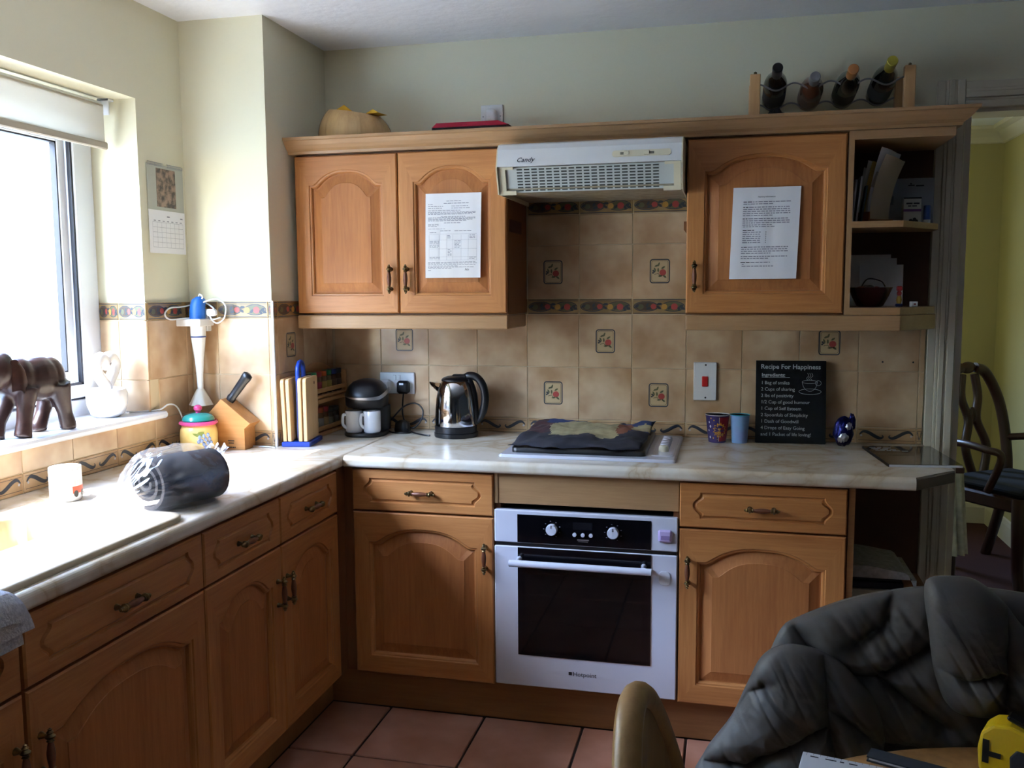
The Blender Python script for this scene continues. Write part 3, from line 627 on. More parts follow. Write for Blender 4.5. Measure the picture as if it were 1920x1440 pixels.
# calendar on the left wall
t = thing('wall_calendar', 'spiral bound wall calendar with a beach photo above a white month grid', 'calendar', (XL, -0.60, 1.594), PI/2)
B('photo_page', mat('grey_green_card', '#b9bbae', 0.7), t, (-0.106, 0.100, -0.003, -0.0012, 0.145, 0.300))
B('month_page', PAPER, t, (-0.106, 0.100, -0.0042, -0.0022, 0.0, 0.146))
ph = mat('beach_photo_print', '#4d4640', 0.5, col2='#a08674', scale=45, det=5, lo=0.4, hi=0.6, rnd=False)
B('photograph', ph, t, (-0.056, 0.052, -0.0042, -0.003, 0.158, 0.288))
mb = MB()
for i in range(8): stroke(mb, [(-0.088+0.025*i, 0.02), (-0.088+0.025*i, 0.105)], 0.0007, 0, -0.0046)
for i in range(6): stroke(mb, [(-0.088, 0.02+0.017*i), (0.087, 0.02+0.017*i)], 0.0007, 0, -0.0046)
for i in range(7): stroke(mb, [(-0.082+0.025*i, 0.110), (-0.070+0.025*i, 0.110)], 0.0025, 0, -0.0046)
stroke(mb, [(-0.006, 0.126), (0.010, 0.126)], 0.004, 0, -0.0046); stroke(mb, [(0.072, 0.124), (0.086, 0.124)], 0.004, 0, -0.0046)
mb.build('month_grid', PRINT, t)
for half in (range(13), range(16, 30)):
  mb = MB()
  for i in half:
    x = -0.098+0.0067*i; mb.tube([(x+0.002*math.cos(a), -0.002+0.005*math.cos(a), 0.300+0.006*math.sin(a)) for a in [2*PI*k/8 for k in range(8)]], 0.0007, 5, closed=True)
  mb.build('spiral_binding', STEEL, t)['kind'] = 'stuff'

# ---------------------------------------------------------------- sink side
CERAM = mat('cream_composite_sink', '#c6b394', 0.5)
t = thing('sink', 'cream composite inset sink with drainer below the window', 'sink', (0, 0, ZC))
def rloop(x0, x1, y0, y1, r, z, n=5):
    return [(p_[0]+(x0+x1)/2, p_[1]+(y0+y1)/2, z) for p_ in rrect(x1-x0, y1-y0, r, n)]
O = (-0.995, -0.532, -2.50, -1.478); I = (-0.952, -0.735, -2.01, -1.56)
mb = MB()
mb.rings([rloop(*O, 0.05, 0.0004), rloop(*O, 0.05, 0.010), rloop(O[0]+.004, O[1]-.004, O[2]+.004, O[3]-.004, 0.047, 0.0135),
          rloop(O[0]+.02, O[1]-.02, O[2]+.02, O[3]-.02, 0.04, 0.0125)], 0, True, False, False)
mb.rings([rloop(O[0]+.02, O[1]-.02, O[2]+.02, O[3]-.02, 0.04, 0.0125), rloop(*I, 0.06, 0.011)], 0, False, False, False)
mb.build('rim', CERAM, t)
mb = MB(); mb.rings([rloop(*I, 0.06, 0.011), rloop(I[0]+.008, I[1]-.008, I[2]+.008, I[3]-.008, 0.065, 0.004), rloop(I[0]+.02, I[1]-.02, I[2]+.02, I[3]-.02, 0.06, -0.14), rloop(I[0]+.05, I[1]-.05, I[2]+.05, I[3]-.05, 0.05, -0.165)], 0, True, False, True)
mb.build('bowl', CERAM, t)
MB().lathe([(0.0, -0.1642), (0.04, -0.1642), (0.043, -0.161), (0.028, -0.160), (0.0005, -0.162)], 20, c=(-0.845, -1.79, 0)).build('drain', CHROME, t)
# white mug with a red van
def mug(name, label, loc, rz, r, h, hr, group=None, grp=None, mt=None):
    t = thing(name, label, 'mug', loc, rz, grp)
    MB().lathe([(r*0.86, 0), (r*0.95, 0.004), (r, 0.012), (r, h-0.002), (r-0.0012, h), (r-0.0035, h-0.002), (r-0.004, 0.012), (r*0.7, 0.006), (0.0004, 0.006)], 32).build('body', mt or PORC, t)
    MB().tube(catmull([(r-0.003, 0, h*0.80), (r+hr*0.7, 0, h*0.84), (r+hr, 0, h*0.6), (r+hr*0.85, 0, h*0.36), (r-0.003, 0, h*0.2)], 6), 0.0048, 8, flat=1.3).build('handle', mt or PORC, t)
    return t
t = mug('mug', 'white mug with a small red van printed on it, beside the sink', (-0.972, -1.373, ZC), 2.2, 0.041, 0.092, 0.026)
def wrapdecal(mb, poly, m, r, dz, a0):   # poly (arc length, z) onto a cylinder
    k_ = 1.6 if r < 0.05 else 1.4
    mb.add([((r)*math.cos(a0+q[0]*k_/r), (r)*math.sin(a0+q[0]*k_/r), dz+q[1]*(k_ if r < 0.05 else 1)) for q in poly], [list(range(len(poly)))], m)
mb = MB(); a0 = 0.02-2.2
for k in range(9): wrapdecal(mb, [(-0.013+0.003*k, 0), (-0.010+0.003*k, 0), (-0.010+0.003*k, 0.012), (-0.013+0.003*k, 0.012)], 0, 0.0414, 0.022, a0)
for k in range(4): wrapdecal(mb, [(-0.010+0.005*k, 0.012), (-0.006+0.005*k, 0.012), (-0.006+0.005*k, 0.022), (-0.009+0.005*k, 0.022)], 2, 0.0414, 0.022, a0)
for k in (-0.007, 0.008): wrapdecal(mb, arc(k, 0.0, 0.0045, 0.006, 10), 1, 0.0418, 0.021, a0)
for x0, x1, z0, z1 in ((-0.022, -0.0214, 0.0, 0.045), (-0.022, -0.012, 0.0445, 0.045), (-0.012, -0.002, 0.0445, 0.045), (-0.002, 0.008, 0.0445, 0.045)): wrapdecal(mb, [(x0, z0), (x1, z0), (x1, z1), (x0, z1)], 3, 0.0413, 0.014, a0)
mb.build('van_print', [mat('van_red', '#c8401c', 0.4), BLACK, mat('van_pale', '#c9b8b0', 0.4), PRINT], t)
# rolled black mat in a clear plastic bag
t = thing('bagged_roll', 'black rolled foam mat in a clear plastic bag lying on the sunny worktop', 'bag', (-0.640, -1.35, ZC), -0.42)
FOAM = mat('black_foam', '#15161c', 0.5, col2='#1d1f27', scale=30, bump=0.1, bscale=25)
def spiral(th):
    P = []
    for i in range(60):
        a = -0.55*PI+i/59*4.6*PI; r = 0.078-0.058*i/59; P.append((r*math.cos(a)*1.18, r*math.sin(a)*0.95+0.074))
    Q = []
    for i in range(60):
        a = -0.55*PI+i/59*4.6*PI; r = 0.078-0.058*i/59-th; Q.append((r*math.cos(a)*1.18, r*math.sin(a)*0.95+0.074))
    return P, Q
P, Q = spiral(0.010); mb = MB(); ny = 10; n = len(P)
loop = [(x, z) for x, z in P]+[(x, z) for x, z in Q[::-1]]
mb.rings([[(x+0.002*math.sin(9*v+x*40), -0.095+0.19*v, max(0.002, z)) for x, z in loop] for v in [i/ny for i in range(ny+1)]], 0, True, False, False)
for yv, fl in ((-0.095, 1), (0.095, 0)):
    vs_ = [(x, yv, max(0.002, z)) for x, z in P]+[(x, yv, max(0.002, z)) for x, z in Q]
    mb.add(vs_, [((i, i+1, n+i+1, n+i) if fl else (i+1, i, n+i, n+i+1)) for i in range(n-1)])
mb.build('foam_roll', FOAM, t)
mb = MB(); tri = [(-0.010, 0), (0.010, 0), (0.0, 0.017), (-0.010, 0)]
FILM = glass('clear_plastic_film', '#f8faff', 0.10, 0.10)
_nt = FILM.node_tree; _d = _nt.nodes.new('ShaderNodeBsdfTranslucent'); _d.inputs[0].default_value = (0.9, 0.92, 1, 1); _d2 = _nt.nodes.new('ShaderNodeBsdfDiffuse'); _d2.inputs[0].default_value = (0.9, 0.92, 1, 1)
_x0 = _nt.nodes.new('ShaderNodeMixShader'); _x1 = _nt.nodes.new('ShaderNodeMixShader'); _x1.inputs[0].default_value = 0.035
_o = [q for q in _nt.nodes if q.type == 'OUTPUT_MATERIAL'][0]; _old = _o.inputs[0].links[0].from_socket
_nt.links.new(_d.outputs[0], _x0.inputs[1]); _nt.links.new(_d2.outputs[0], _x0.inputs[2]); _nt.links.new(_old, _x1.inputs[1]); _nt.links.new(_x0.outputs[0], _x1.inputs[2]); _nt.links.new(_x1.outputs[0], _o.inputs[0])
def bagf(u, v):
    a = 2*PI*u; y = -0.165+0.31*v; e = min(1, (math.sin(PI*min(max(v, 0.0), 1)))**0.45+0.02)
    k = noise.noise(Vector((math.cos(a)*2.2, math.sin(a)*2.2, v*5)))*0.010+noise.noise(Vector((math.cos(a)*7, math.sin(a)*7, v*16)))*(0.003+0.030*max(0, 0.40-v))
    r = (0.099+k)*e; return (r*math.cos(a)*1.16, y, max(0.0015, 0.074+(r*0.86)*math.sin(a)-0.04*(1-e)))
MB().grid(bagf, 110, 70).build('plastic_bag', FILM, t)
mb = MB()
mb.grid(lambda u, v: (-0.05-0.09*v+0.012*noise.noise(Vector((u*5, v*6, 3))), -0.14-0.03*v+0.1*u, 0.03+0.03*math.sin(5*u+3*v)*(1-v)+0.02*noise.noise(Vector((u*6, v*6, 1)))), 14, 12)
mb.build('bag_flap', FILM, t)
MB().grid(lambda u, v: (-0.09+0.09*u, 0.10+0.055*v, 0.085+0.045*v+0.02*noise.noise(Vector((u*6, v*6, 9)))), 12, 8).build('bag_flap', FILM, t)
# folded cloth over the worktop edge
CLOTH = mat('grey_towelling', '#bcbfca', 0.95, col2='#d2d4da', scale=120, bump=0.8, bscale=160)
t = thing('folded_cloth', 'pale grey folded cloth hanging over the worktop edge at the left', 'cloth', (-0.506, -2.10, ZC))
def drape(u, v, th, dx, l):
    # u across (along Y), v from the worktop over the nose and down
    s = v*l; k = 0.006*noise.noise(Vector((u*4, v*4, th*90)))
    y = -0.34+0.34*u+0.012*math.sin(6*v+2)+dx*0.3*v
    if s < 0.10: return (-0.10+s+th*0.2, y, 0.002+th+k)
    a = min((s-0.10)/0.045, 1)*PI/2
    if a < PI/2: return (math.sin(a)*(0.012+th), y, -0.022+(0.024+th)*math.cos(a)+k)
    return (0.0125+th+abs(k), y, -0.022-(s-0.145))
for i, (th, l, dx) in enumerate(((0.003, 0.205, 0.02), (0.011, 0.180, 0.08), (0.019, 0.150, -0.04))):
    mb = MB(); mb.grid(lambda u, v: drape(u, v, th+0.007, dx, l), 20, 30); mb.grid(lambda u, v: drape(1-u, v, th, dx, l), 20, 30)
    for e in (0, 1):
        mb.grid(lambda u, v: drape(e, v, th+0.007*u, dx, l), 1, 30); mb.grid(lambda u, v: drape(u, e, th+0.007*v, dx, l), 20, 1)
    mb.build('fold', CLOTH, t)
# cookie jar
t = thing('cookie_jar', 'yellow ceramic cookie jar with teal lid and painted grapes', 'jar', (-1.036, -0.638, ZC))
YEL = mat('yellow_glaze', '#d99a24', 0.2, col2='#e8cf86', scale=7, coat=0.4); PINK = mat('pink_glaze', '#c8447c', 0.22, coat=0.3); TEAL = mat('teal_glaze', '#1f8a80', 0.22, coat=0.3)
MB().lathe([(0.048, 0), (0.058, 0.006), (0.063, 0.03), (0.0635, 0.065), (0.061, 0.082), (0.056, 0.093), (0.052, 0.097), (0.0005, 0.097)], 36).build('body', YEL, t)
MB().lathe([(0.052, 0.0965), (0.061, 0.097), (0.0655, 0.101), (0.0655, 0.106), (0.061, 0.110), (0.054, 0.110)], 36).build('rim', PINK, t)
l = MB().lathe([(0.054, 0.1105), (0.0555, 0.114), (0.053, 0.122), (0.045, 0.130), (0.025, 0.136), (0.0005, 0.1375)], 32).build('lid', TEAL, t)
MB().lathe([(0.008, 0.1365), (0.0075, 0.142), (0.0135, 0.147), (0.015, 0.153), (0.0125, 0.160), (0.006, 0.1645), (0.0005, 0.165)], 18).build('knob', PINK, l)
gm = MB(); ga = -0.75
for i, (x, z) in enumerate(((0, .058), (.011, .060), (-.010, .055), (.005, .049), (-.005, .046), (.015, .050), (.010, .040), (0, .037), (-.013, .044), (.019, .040), (.005, .029), (.014, .031))):
    a = ga+x*1.35/0.064; gm.ell((0.0632*math.cos(a), 0.0632*math.sin(a), 0.045+(z-0.045)*1.35), (0.006, 0.006, 0.0078), 10, 6)
gm.build('painted_grapes', mat('grape_blue', '#8fa0c4', 0.3), t)
gm = MB()
for x, z, q in ((-.008, .073, 0.4), (-.018, .068, 2.6), (-.004, .066, 1.2)):
    wrapdecal(gm, [(x+.011*c*math.cos(q)-.006*s*math.sin(q), z+.011*c*math.sin(q)+.006*s*math.cos(q)) for c, s in ((-1, 0), (-.3, -1), (.3, -.6), (1, 0), (.3, .7), (-.3, .9))], 0, 0.0642, 0, ga)
gm.build('painted_leaves', mat('leaf_green', '#7d8a3c', 0.3), t)
# knife block with one knife
t = thing('knife_block', 'beech knife block leaning to the right with one black handled knife', 'knife block', (-0.945, -0.578, ZC), 0.04)
poly = [(-0.085, 0.0), (0.056, 0.0), (0.056, 0.078), (0.082, 0.098), (-0.037, 0.184), (-0.104, 0.128), (-0.104, 0.11)]
mb = MB(); mb.prism([(-0.072, 0), (0.052, 0), (0.052, 0.075), (0.074, 0.094), (-0.034, 0.180), (-0.094, 0.118)], -0.005, 0.075, 'y', b=0.0015)
blk = mb.build('block', wood('oiled_beech', '#a86f38', '#c48c50', 'x'), t)
d = Vector((0.62, 0, 0.78)).normalized(); n_ = Vector((0.108, 0, -0.086)).normalized()
kn = MB(); base = Vector((-0.022, 0.035, 0.169))
up_ = Vector((d.z, 0, -d.x))
rs = []
for s, w in ((0, .017), (.014, .019), (.022, .016), (.055, .0175), (.09, .0185), (.108, .0215), (.120, .020), (.125, .010)):
    c = base+d*s; rs.append([tuple(c+up_*w*0.92*math.cos(a)+Vector((0, 1, 0))*w*0.6*math.sin(a)) for a in [2*PI*k/12 for k in range(12)]])
kn.rings(rs, 0, True); kn.build('knife_handle', BLACK, t)
mb = MB()
for q in ((-.012, .012, .030, .0335), (-.010, .010, .022, .0255), (-0.012, -0.006, .006, .011), (-.004, .002, .006, .011), (.004, .010, .006, .011), (.012, .016, .006, .011)): mb.box(q[0], q[1], -0.0056, -0.005, q[2], q[3])
mb.build('brand_mark', BLACK_M, blk)
# chopping boards in a blue stand
BX, BY, BR = -0.757, -0.41, 0.17
t = thing('board_stand', 'blue plastic chopping board stand with a loop handle', 'board stand', (BX, BY, ZC), BR)
BLUE = mat('royal_blue_plastic', '#1d3f9e', 0.35)
B('base', BLUE, t, (-0.052, 0.052, -0.082, 0.082, 0.0, 0.018), b=0.003)
lp = catmull([(0.0, -0.034, 0.23), (0, -0.034, 0.265), (0, -0.026, 0.288), (0, 0, 0.300), (0, 0.026, 0.288), (0, 0.034, 0.265), (0, 0.034, 0.23)], 5)
mb = MB(); mb.tube(lp, 0.009, 8); mb.box(-0.006, 0.006, -0.043, 0.043, 0.018, 0.235); mb.build('handle', BLUE, t)
for i, (x, lean, lb, hg) in enumerate(((-0.041, -0.030, 'leftmost beech chopping board in the blue stand', .225), (-0.024, -0.022, 'beech chopping board just left of the blue handle', .225), (0.0155, 0.0, 'beech chopping board just right of the blue handle', .228), (0.034, 0.0, 'front beech chopping board with a hanging hole, facing the room', .228))):
    bd = thing('chopping_board', lb, 'chopping board', (BX, BY, ZC), BR, 'chopping boards in the stand')
    M = Matrix.Translation((x, 0, 0.0185)) @ Matrix.Rotation(lean, 4, 'Y') @ Matrix.Rotation(PI/2, 4, 'Z')
    pts = [(-0.074, 0), (0.074, 0)]+[(0.074-0.012+0.012*math.cos(a), hg-0.012+0.012*math.sin(a)) for a in (0, PI/4, PI/2)]+[(-0.062+0.012*math.cos(a), hg-0.012+0.012*math.sin(a)) for a in (PI/2, .75*PI, PI)]
    o = MB().prism(pts, -0.0065, 0.0065, 'y', M=M, b=0.002).build('board', BEECH, bd)
    if i == 3:
        MB().lathe([(0.0004, 0), (0.006, 0), (0.006, 0.0006), (0.0004, 0.0006)], 14, M=Matrix.Translation((x+0.0062, 0.03, 0.222)) @ Matrix.Rotation(PI/2, 4, 'Y')).build('hanging_hole', mat('hole_brown', '#5a3520', 0.8), bd)
# spice rack against the boxing
SX, S0, S1 = -0.8145, -0.33, -0.012
t = thing('spice_rack', 'two tier pine spice rack in the corner behind the chopping boards', 'spice rack', (SX, 0, ZC), 0)
mb = MB(); pts = [(S0, 0.0), (S1, 0.0), (S1, 0.235)]+[(S1+(S0-S1)*i/10, 0.235+0.045*math.sin(PI*i/10)) for i in range(1, 10)]+[(S0, 0.235)]
mb.prism(pts, 0.0, 0.006, 'x'); mb.build('back_board', PINE, t)
for y in (S0, S1-0.01): B('end_panel', PINE, t, (0.006, 0.062, y, y+0.01, 0.0, 0.240), b=0.001)
for z in (0.008, 0.150): B('shelf', PINE, t, (0.006, 0.060, S0+0.01, S1-0.01, z, z+0.008))
for z in (0.022, 0.0005, 0.168, 0.128): B('rail', BEECH_X, t, (0.053, 0.061, S0+0.01, S1-0.01, z, z+0.016 if z != 0.0005 else 0.0075), b=0.001)
caps = ['#141418', '#141418', '#1c7a45', '#8c1c22', '#b5501c', '#1d6a3c', '#1c2c6e']
def jar(x, y, z, r, h, cap, lab, body, label):
    j = thing('spice_jar', label, 'spice jar', (x, y, z), 0, 'spice jars in the rack')
    MB().lathe([(r*.96, 0), (r, 0.003), (r, h*0.72), (r*0.82, h*0.78)], 14).build('body', mat('spice_fill', body, 0.15), j)
    MB().lathe([(r+0.0004, h*0.14), (r+0.0004, h*0.55)], 14, cap=False).build('label', mat('jar_label', lab, 0.6), j)
    MB().lathe([(r*0.92, h*0.775), (r*0.98, h*0.79), (r*0.98, h), (0.0004, h)], 14).build('lid', mat('jar_lid', cap, 0.35), j)
tops = [(-.306, '#141418', '#b9b060', '#4d3a26', 'black'), (-.262, '#1c7a45', '#c4bb6a', '#584a2c', 'green'), (-.218, '#8c1c22', '#9c2c3a', '#52301f', 'red'), (-.172, '#b5501c', '#b8a050', '#5a4022', 'orange'), (-.128, '#1d6a3c', '#b8ae5c', '#54482a', 'dark green'), (-.080, '#1c2c6e', '#6b5a4a', '#3d2a20', 'navy'), (-.036, '#17181c', '#5a4a3e', '#3a2a20', 'dark')]
ord_ = ['first', 'second', 'third', 'fourth', 'fifth', 'sixth', 'seventh']
for i, (y, c, lb, bd, nm) in enumerate(tops): jar(SX+0.028, y, ZC+0.1585, 0.0195, 0.088, c, lb, bd, f'spice jar with a {nm} lid, {ord_[i]} from the left on the upper tier')
lows = [(-.300, '#6b4a2c', '#b0ada0', '#5c4030', 'brown', .08), (-.256, '#8c2a22', '#b0a468', '#3a2c22', 'dull red', .072), (-.210, '#b5501c', '#a09a90', '#6a4a2c', 'orange', .09), (-.164, '#8c1c22', '#a88a5a', '#5c3a22', 'red', .09), (-.118, '#3a3c30', '#8a8a78', '#40382a', 'olive', .08), (-.07, '#26221f', '#6a6258', '#33281f', 'black', .08)]
for i, (y, c, lb, bd, nm, h) in enumerate(lows): jar(SX+0.028, y, ZC+0.0165, 0.0195, h, c, lb, bd, f'spice jar with a {nm} lid, {ord_[i]} from the left on the lower tier')
# hand blender hanging on the boxing
t = thing('hand_blender', 'white and blue hand blender hanging in a wall bracket with its cord coiled', 'hand blender', (-1.078, -0.551, 0))
FR = mat('frosted_plastic', '#cfc9b6', 0.4)
B('wall_bracket', WHITE_M, t, (-0.066, 0.03, -0.035, 0.057, 1.340, 1.366), (-0.05, 0.02, 0.03, 0.057, 1.32, 1.40), b=0.003)
MB().lathe([(0.010, 1.112), (0.0115, 1.16), (0.0155, 1.22), (0.022, 1.27), (0.0262, 1.31), (0.0265, 1.345), (0.025, 1.352)], 24).build('shaft', WHITE_M, t)
mb = MB(); mb.lathe([(0.0265, 1.30), (0.0268, 1.3006), (0.0268, 1.304), (0.0264, 1.3046)], 24, cap=False, wob=lambda a, z: 1.0)
mb.build('blue_line', mat('navy_stripe', '#223a78', 0.4), t)
MB().rings([[((q*math.cos(a))+dx, q*1.0*math.sin(a)+dy, z) for a in [2*PI*i/24 for i in range(24)]] for q, z, dx, dy in ((.0262, 1.352, 0, 0), (.0275, 1.37, 0, 0), (.0272, 1.395, 0.002, -.002), (.026, 1.418, .006, -.004), (.023, 1.434, .011, -.006), (.010, 1.444, .015, -.008))], 0, True).build('motor_grip', mat('blue_rubber', '#1f5fae', 0.45), t)
MB().lathe([(0.040, 1.058), (0.034, 1.072), (0.024, 1.095), (0.012, 1.116)], 48, cap=False, wob=lambda a, z: 1+0.10*max(0, (1.10-z)/0.045)*math.sin(6*a)).build('splash_guard', FR, t)
cd = catmull([(0.012, -0.01, 1.434), (0.02, -0.014, 1.452), (0.032, -0.014, 1.444), (0.026, -0.012, 1.424), (0.07, 0.01, 1.436), (0.098, 0.022, 1.412), (0.092, 0.022, 1.368), (0.065, 0.015, 1.35), (0.05, 0.0, 1.375), (0.06, 0.01, 1.40), (0.0, 0.035, 1.425), (-0.035, 0.02, 1.415), (-0.05, -0.02, 1.408), (-0.056, -0.08, 1.405), (-0.052, -0.115, 1.385), (-0.05, -0.09, 1.366), (-0.03, -0.03, 1.368), (0.0, 0.02, 1.368), (0.04, 0.03, 1.362), (0.075, 0.025, 1.37)], 6)
MB().tube(cd, 0.0027, 8).build('cord', WHITE_M, t)
B('plug', WHITE_M, t, (0.035, 0.07, -0.005, 0.02, 1.375, 1.40), b=0.006)

# ---------------------------------------------------------------- back worktop
# oven
t = thing('oven', 'white built-in electric oven with a black glass door', 'oven', (0.019, -0.602, 0.150))
B('body', BLACK_M, t, (0.017, 0.578, 0.012, 0.5, 0.004, 0.594))
B('control_fascia', WHITE, t, (0.0, 0.595, -0.001, 0.02, 0.486, 0.595), b=0.003)
cp = B('control_panel', BLACKG, t, (0.078, 0.512, -0.003, -0.001, 0.489, 0.582))
B('display', mat('dark_display', '#15161a', 0.1), cp, (0.262, 0.325, -0.0036, -0.003, 0.541, 0.565))
for x in (0.193, 0.392):
    k = MB().lathe([(0.0185, 0), (0.0185, 0.012), (0.0165, 0.0155), (0.0005, 0.016)], 28, M=rotm('X', PI/2, (x, -0.003, 0.538))).build('knob', WHITE, t)
    B('pointer', BLACK, k, (x-0.001, x+0.001, -0.0196, -0.0188, 0.544, 0.555))
    mb = MB()
    for a in range(0, 300, 40): 
        q = math.radians(a-60); mb.box(x+0.027*math.cos(q)-0.002, x+0.027*math.cos(q)+0.002, -0.0034, -0.003, 0.538+0.027*math.sin(q)-0.0008, 0.538+0.027*math.sin(q)+0.0008)
    mb.build('dial_marks', PRINT, cp)
for x in (0.2675, 0.2945, 0.3205): MB().lathe([(0.0065, 0), (0.0065, 0.005), (0.0005, 0.006)], 16, M=rotm('X', PI/2, (x, -0.003, 0.525))).build('button', WHITE, t)
B('panel_print', STEEL, cp, (0.276, 0.314, -0.0035, -0.003, 0.506, 0.510), (0.279, 0.311, -0.0035, -0.003, 0.5015, 0.5035))
B('door_gap', BLACK, t, (0.004, 0.591, 0.004, 0.02, 0.474, 0.487))
d = B('door', WHITE, t, (0.0, 0.595, -0.002, 0.02, 0.0, 0.474), b=0.003)
B('door_glass', BLACKG, d, (0.079, 0.513, -0.0045, -0.0015, 0.108, 0.472))
B('inner_window', mat('oven_window', '#0f0d0d', 0.04), d, (0.104, 0.488, -0.0050, -0.0045, 0.13, 0.40))
mb = MB(); mb.lathe([(0.0105, -0.23), (0.0115, -0.229), (0.0115, 0.229), (0.0105, 0.23)], 16, M=rotm('Y', PI/2, (0.288, -0.04, 0.428)))
for x in (0.085, 0.49): mb.lathe([(0.009, 0), (0.007, 0.02), (0.009, 0.036)], 12, M=rotm('X', PI/2, (x, -0.004, 0.434)))
mb.build('door_handle', WHITE, d)
text('Hotpoint', 0.021, BLACK_M, d, (0.262, -0.0025, 0.050)); B('logo_square', BLACK_M, d, (0.248, 0.259, -0.0026, -0.002, 0.0515, 0.0625))
LAV = mat('lavender_plastic', '#b9a9d4', 0.4)
B('child_lock', LAV, t, (0.534, 0.578, -0.014, -0.001, 0.517, 0.558), b=0.006)
B('lock_slot', mat('lock_slot', '#8a78a8', 0.5), t, (0.543, 0.570, -0.0155, -0.0135, 0.527, 0.540), b=0.0006)
MB().prism([(0.555+q[0], 0.40+q[1]) for q in rrect(0.036, 0.045, 0.013)], -0.006, -0.0021, 'y', b=0.001).build('lock_pad', mat('clear_pad', '#d2d2d8', 0.3), d)
# hob and tea towel
t = thing('gas_hob', 'white enamel hob with five knobs in a column at the right', 'hob', (0.015, -0.532, ZC+0.0005))
mb = MB(); mb.rings([rloop(0, 0.585, 0, 0.51, 0.012, 0), rloop(0, 0.585, 0, 0.51, 0.012, 0.006), rloop(0.006, 0.579, 0.006, 0.504, 0.012, 0.010)], 0, True, False, True)
mb.build('hob_plate', WHITE, t)
mb = MB(); mb.rings([rloop(0.035, 0.485, 0.04, 0.475, 0.02, 0.0102), rloop(0.035, 0.485, 0.04, 0.475, 0.02, 0.026), rloop(0.04, 0.48, 0.045, 0.47, 0.018, 0.028), rloop(0.05, 0.47, 0.055, 0.46, 0.016, 0.016)], 0, True, False, True)
mb.build('pan_support', BLACK, t)
mb = MB(); mb.rings([rloop(0.50, 0.575, 0.06, 0.46, 0.02, 0.0101), rloop(0.503, 0.572, 0.063, 0.457, 0.02, 0.013), rloop(0.508, 0.567, 0.068, 0.452, 0.018, 0.0115)], 0, True, False, True); mb.build('knob_strip', WHITE, t)
for i in range(5): 
    k = MB().lathe([(0.017, 0.0115), (0.016, 0.026), (0.0135, 0.030), (0.0005, 0.0305)], 18, c=(0.537, 0.155+0.052*i, 0)).build('knob', CREAM if i == 0 else WHITE, t)
DK = mat('towel_navy', '#20222c', 0.95, col2='#2c2c36', scale=25); BG = mat('towel_beige', '#a89e78', 0.95, col2='#8e8462', scale=30); BL = mat('towel_blue', '#26345f', 0.95); RD = mat('towel_maroon', '#4a2a2c', 0.95, col2='#332428', scale=25); RU = mat('towel_rust', '#7a4a34', 0.95)
def tow(u, v):
    x = 0.045+0.44*u-0.02*(1-v)+0.02*noise.noise(Vector((v*3, 7, 0))); y = 0.035+0.43*v+0.012*math.sin(u*14)*(1 if v in (0, 1) else 0.3)
    z = 0.036+0.016*math.sin(PI*min(max(u, 0), 1))**0.5*math.sin(PI*v)**0.4+0.012*noise.noise(Vector((u*5, v*4, 2)))+0.006*noise.noise(Vector((u*13, v*10, 5)))+0.018*v+0.012*v**4*math.sin(u*7+0.6)
    return (x, y, max(z, 0.0295))
tw = MB(); nu, nv = 60, 44
vs_ = [tow(i/nu, j/nv) for j in range(nv+1) for i in range(nu+1)]
tw.v = list(vs_)+[(a, b_, c-0.0018) for a, b_, c in vs_]; off = len(vs_)
for j in range(nv):
    for i in range(nu):
        u, v = (i+.5)/nu+0.05*noise.noise(Vector((i*.15, j*.15, 1))), (j+.5)/nv+0.06*noise.noise(Vector((i*.12, j*.12, 8)))
        m = 0
        if v > 0.33 and v < 0.90 and 0.22 < u < 0.76: m = 1
        elif v >= 0.86 and (0.10 < u < 0.4 or u > 0.72): m = 2
        elif v > 0.42 and u < 0.22: m = 3
        elif 0.74 <= u < 0.84 and 0.45 < v < 0.86: m = 4
        elif u > 0.84 and 0.62 < v < 0.8: m = 1
        elif u > 0.74 and v > 0.55: m = 2
        q = (j*(nu+1)+i, j*(nu+1)+i+1, (j+1)*(nu+1)+i+1, (j+1)*(nu+1)+i)
        tw.f.append(list(q)); tw.m.append(m); tw.s.append(True)
        tw.f.append([k+off for k in q[::-1]]); tw.m.append(m); tw.s.append(True)
for e in [(i, i+1) for i in range(nu)]+[(nv*(nu+1)+i+1, nv*(nu+1)+i) for i in range(nu)]+[((j+1)*(nu+1), j*(nu+1)) for j in range(nv)]+[(j*(nu+1)+nu, (j+1)*(nu+1)+nu) for j in range(nv)]:
    tw.f.append([e[1], e[0], e[0]+off, e[1]+off]); tw.m.append(0); tw.s.append(False)
tag(tw.build('tea_towel', [DK, BG, BL, RD, RU], None, (0.015, -0.532, ZC+0.0005)), 'crumpled dark printed tea towel with a beige patch spread over the hob', 'tea towel')
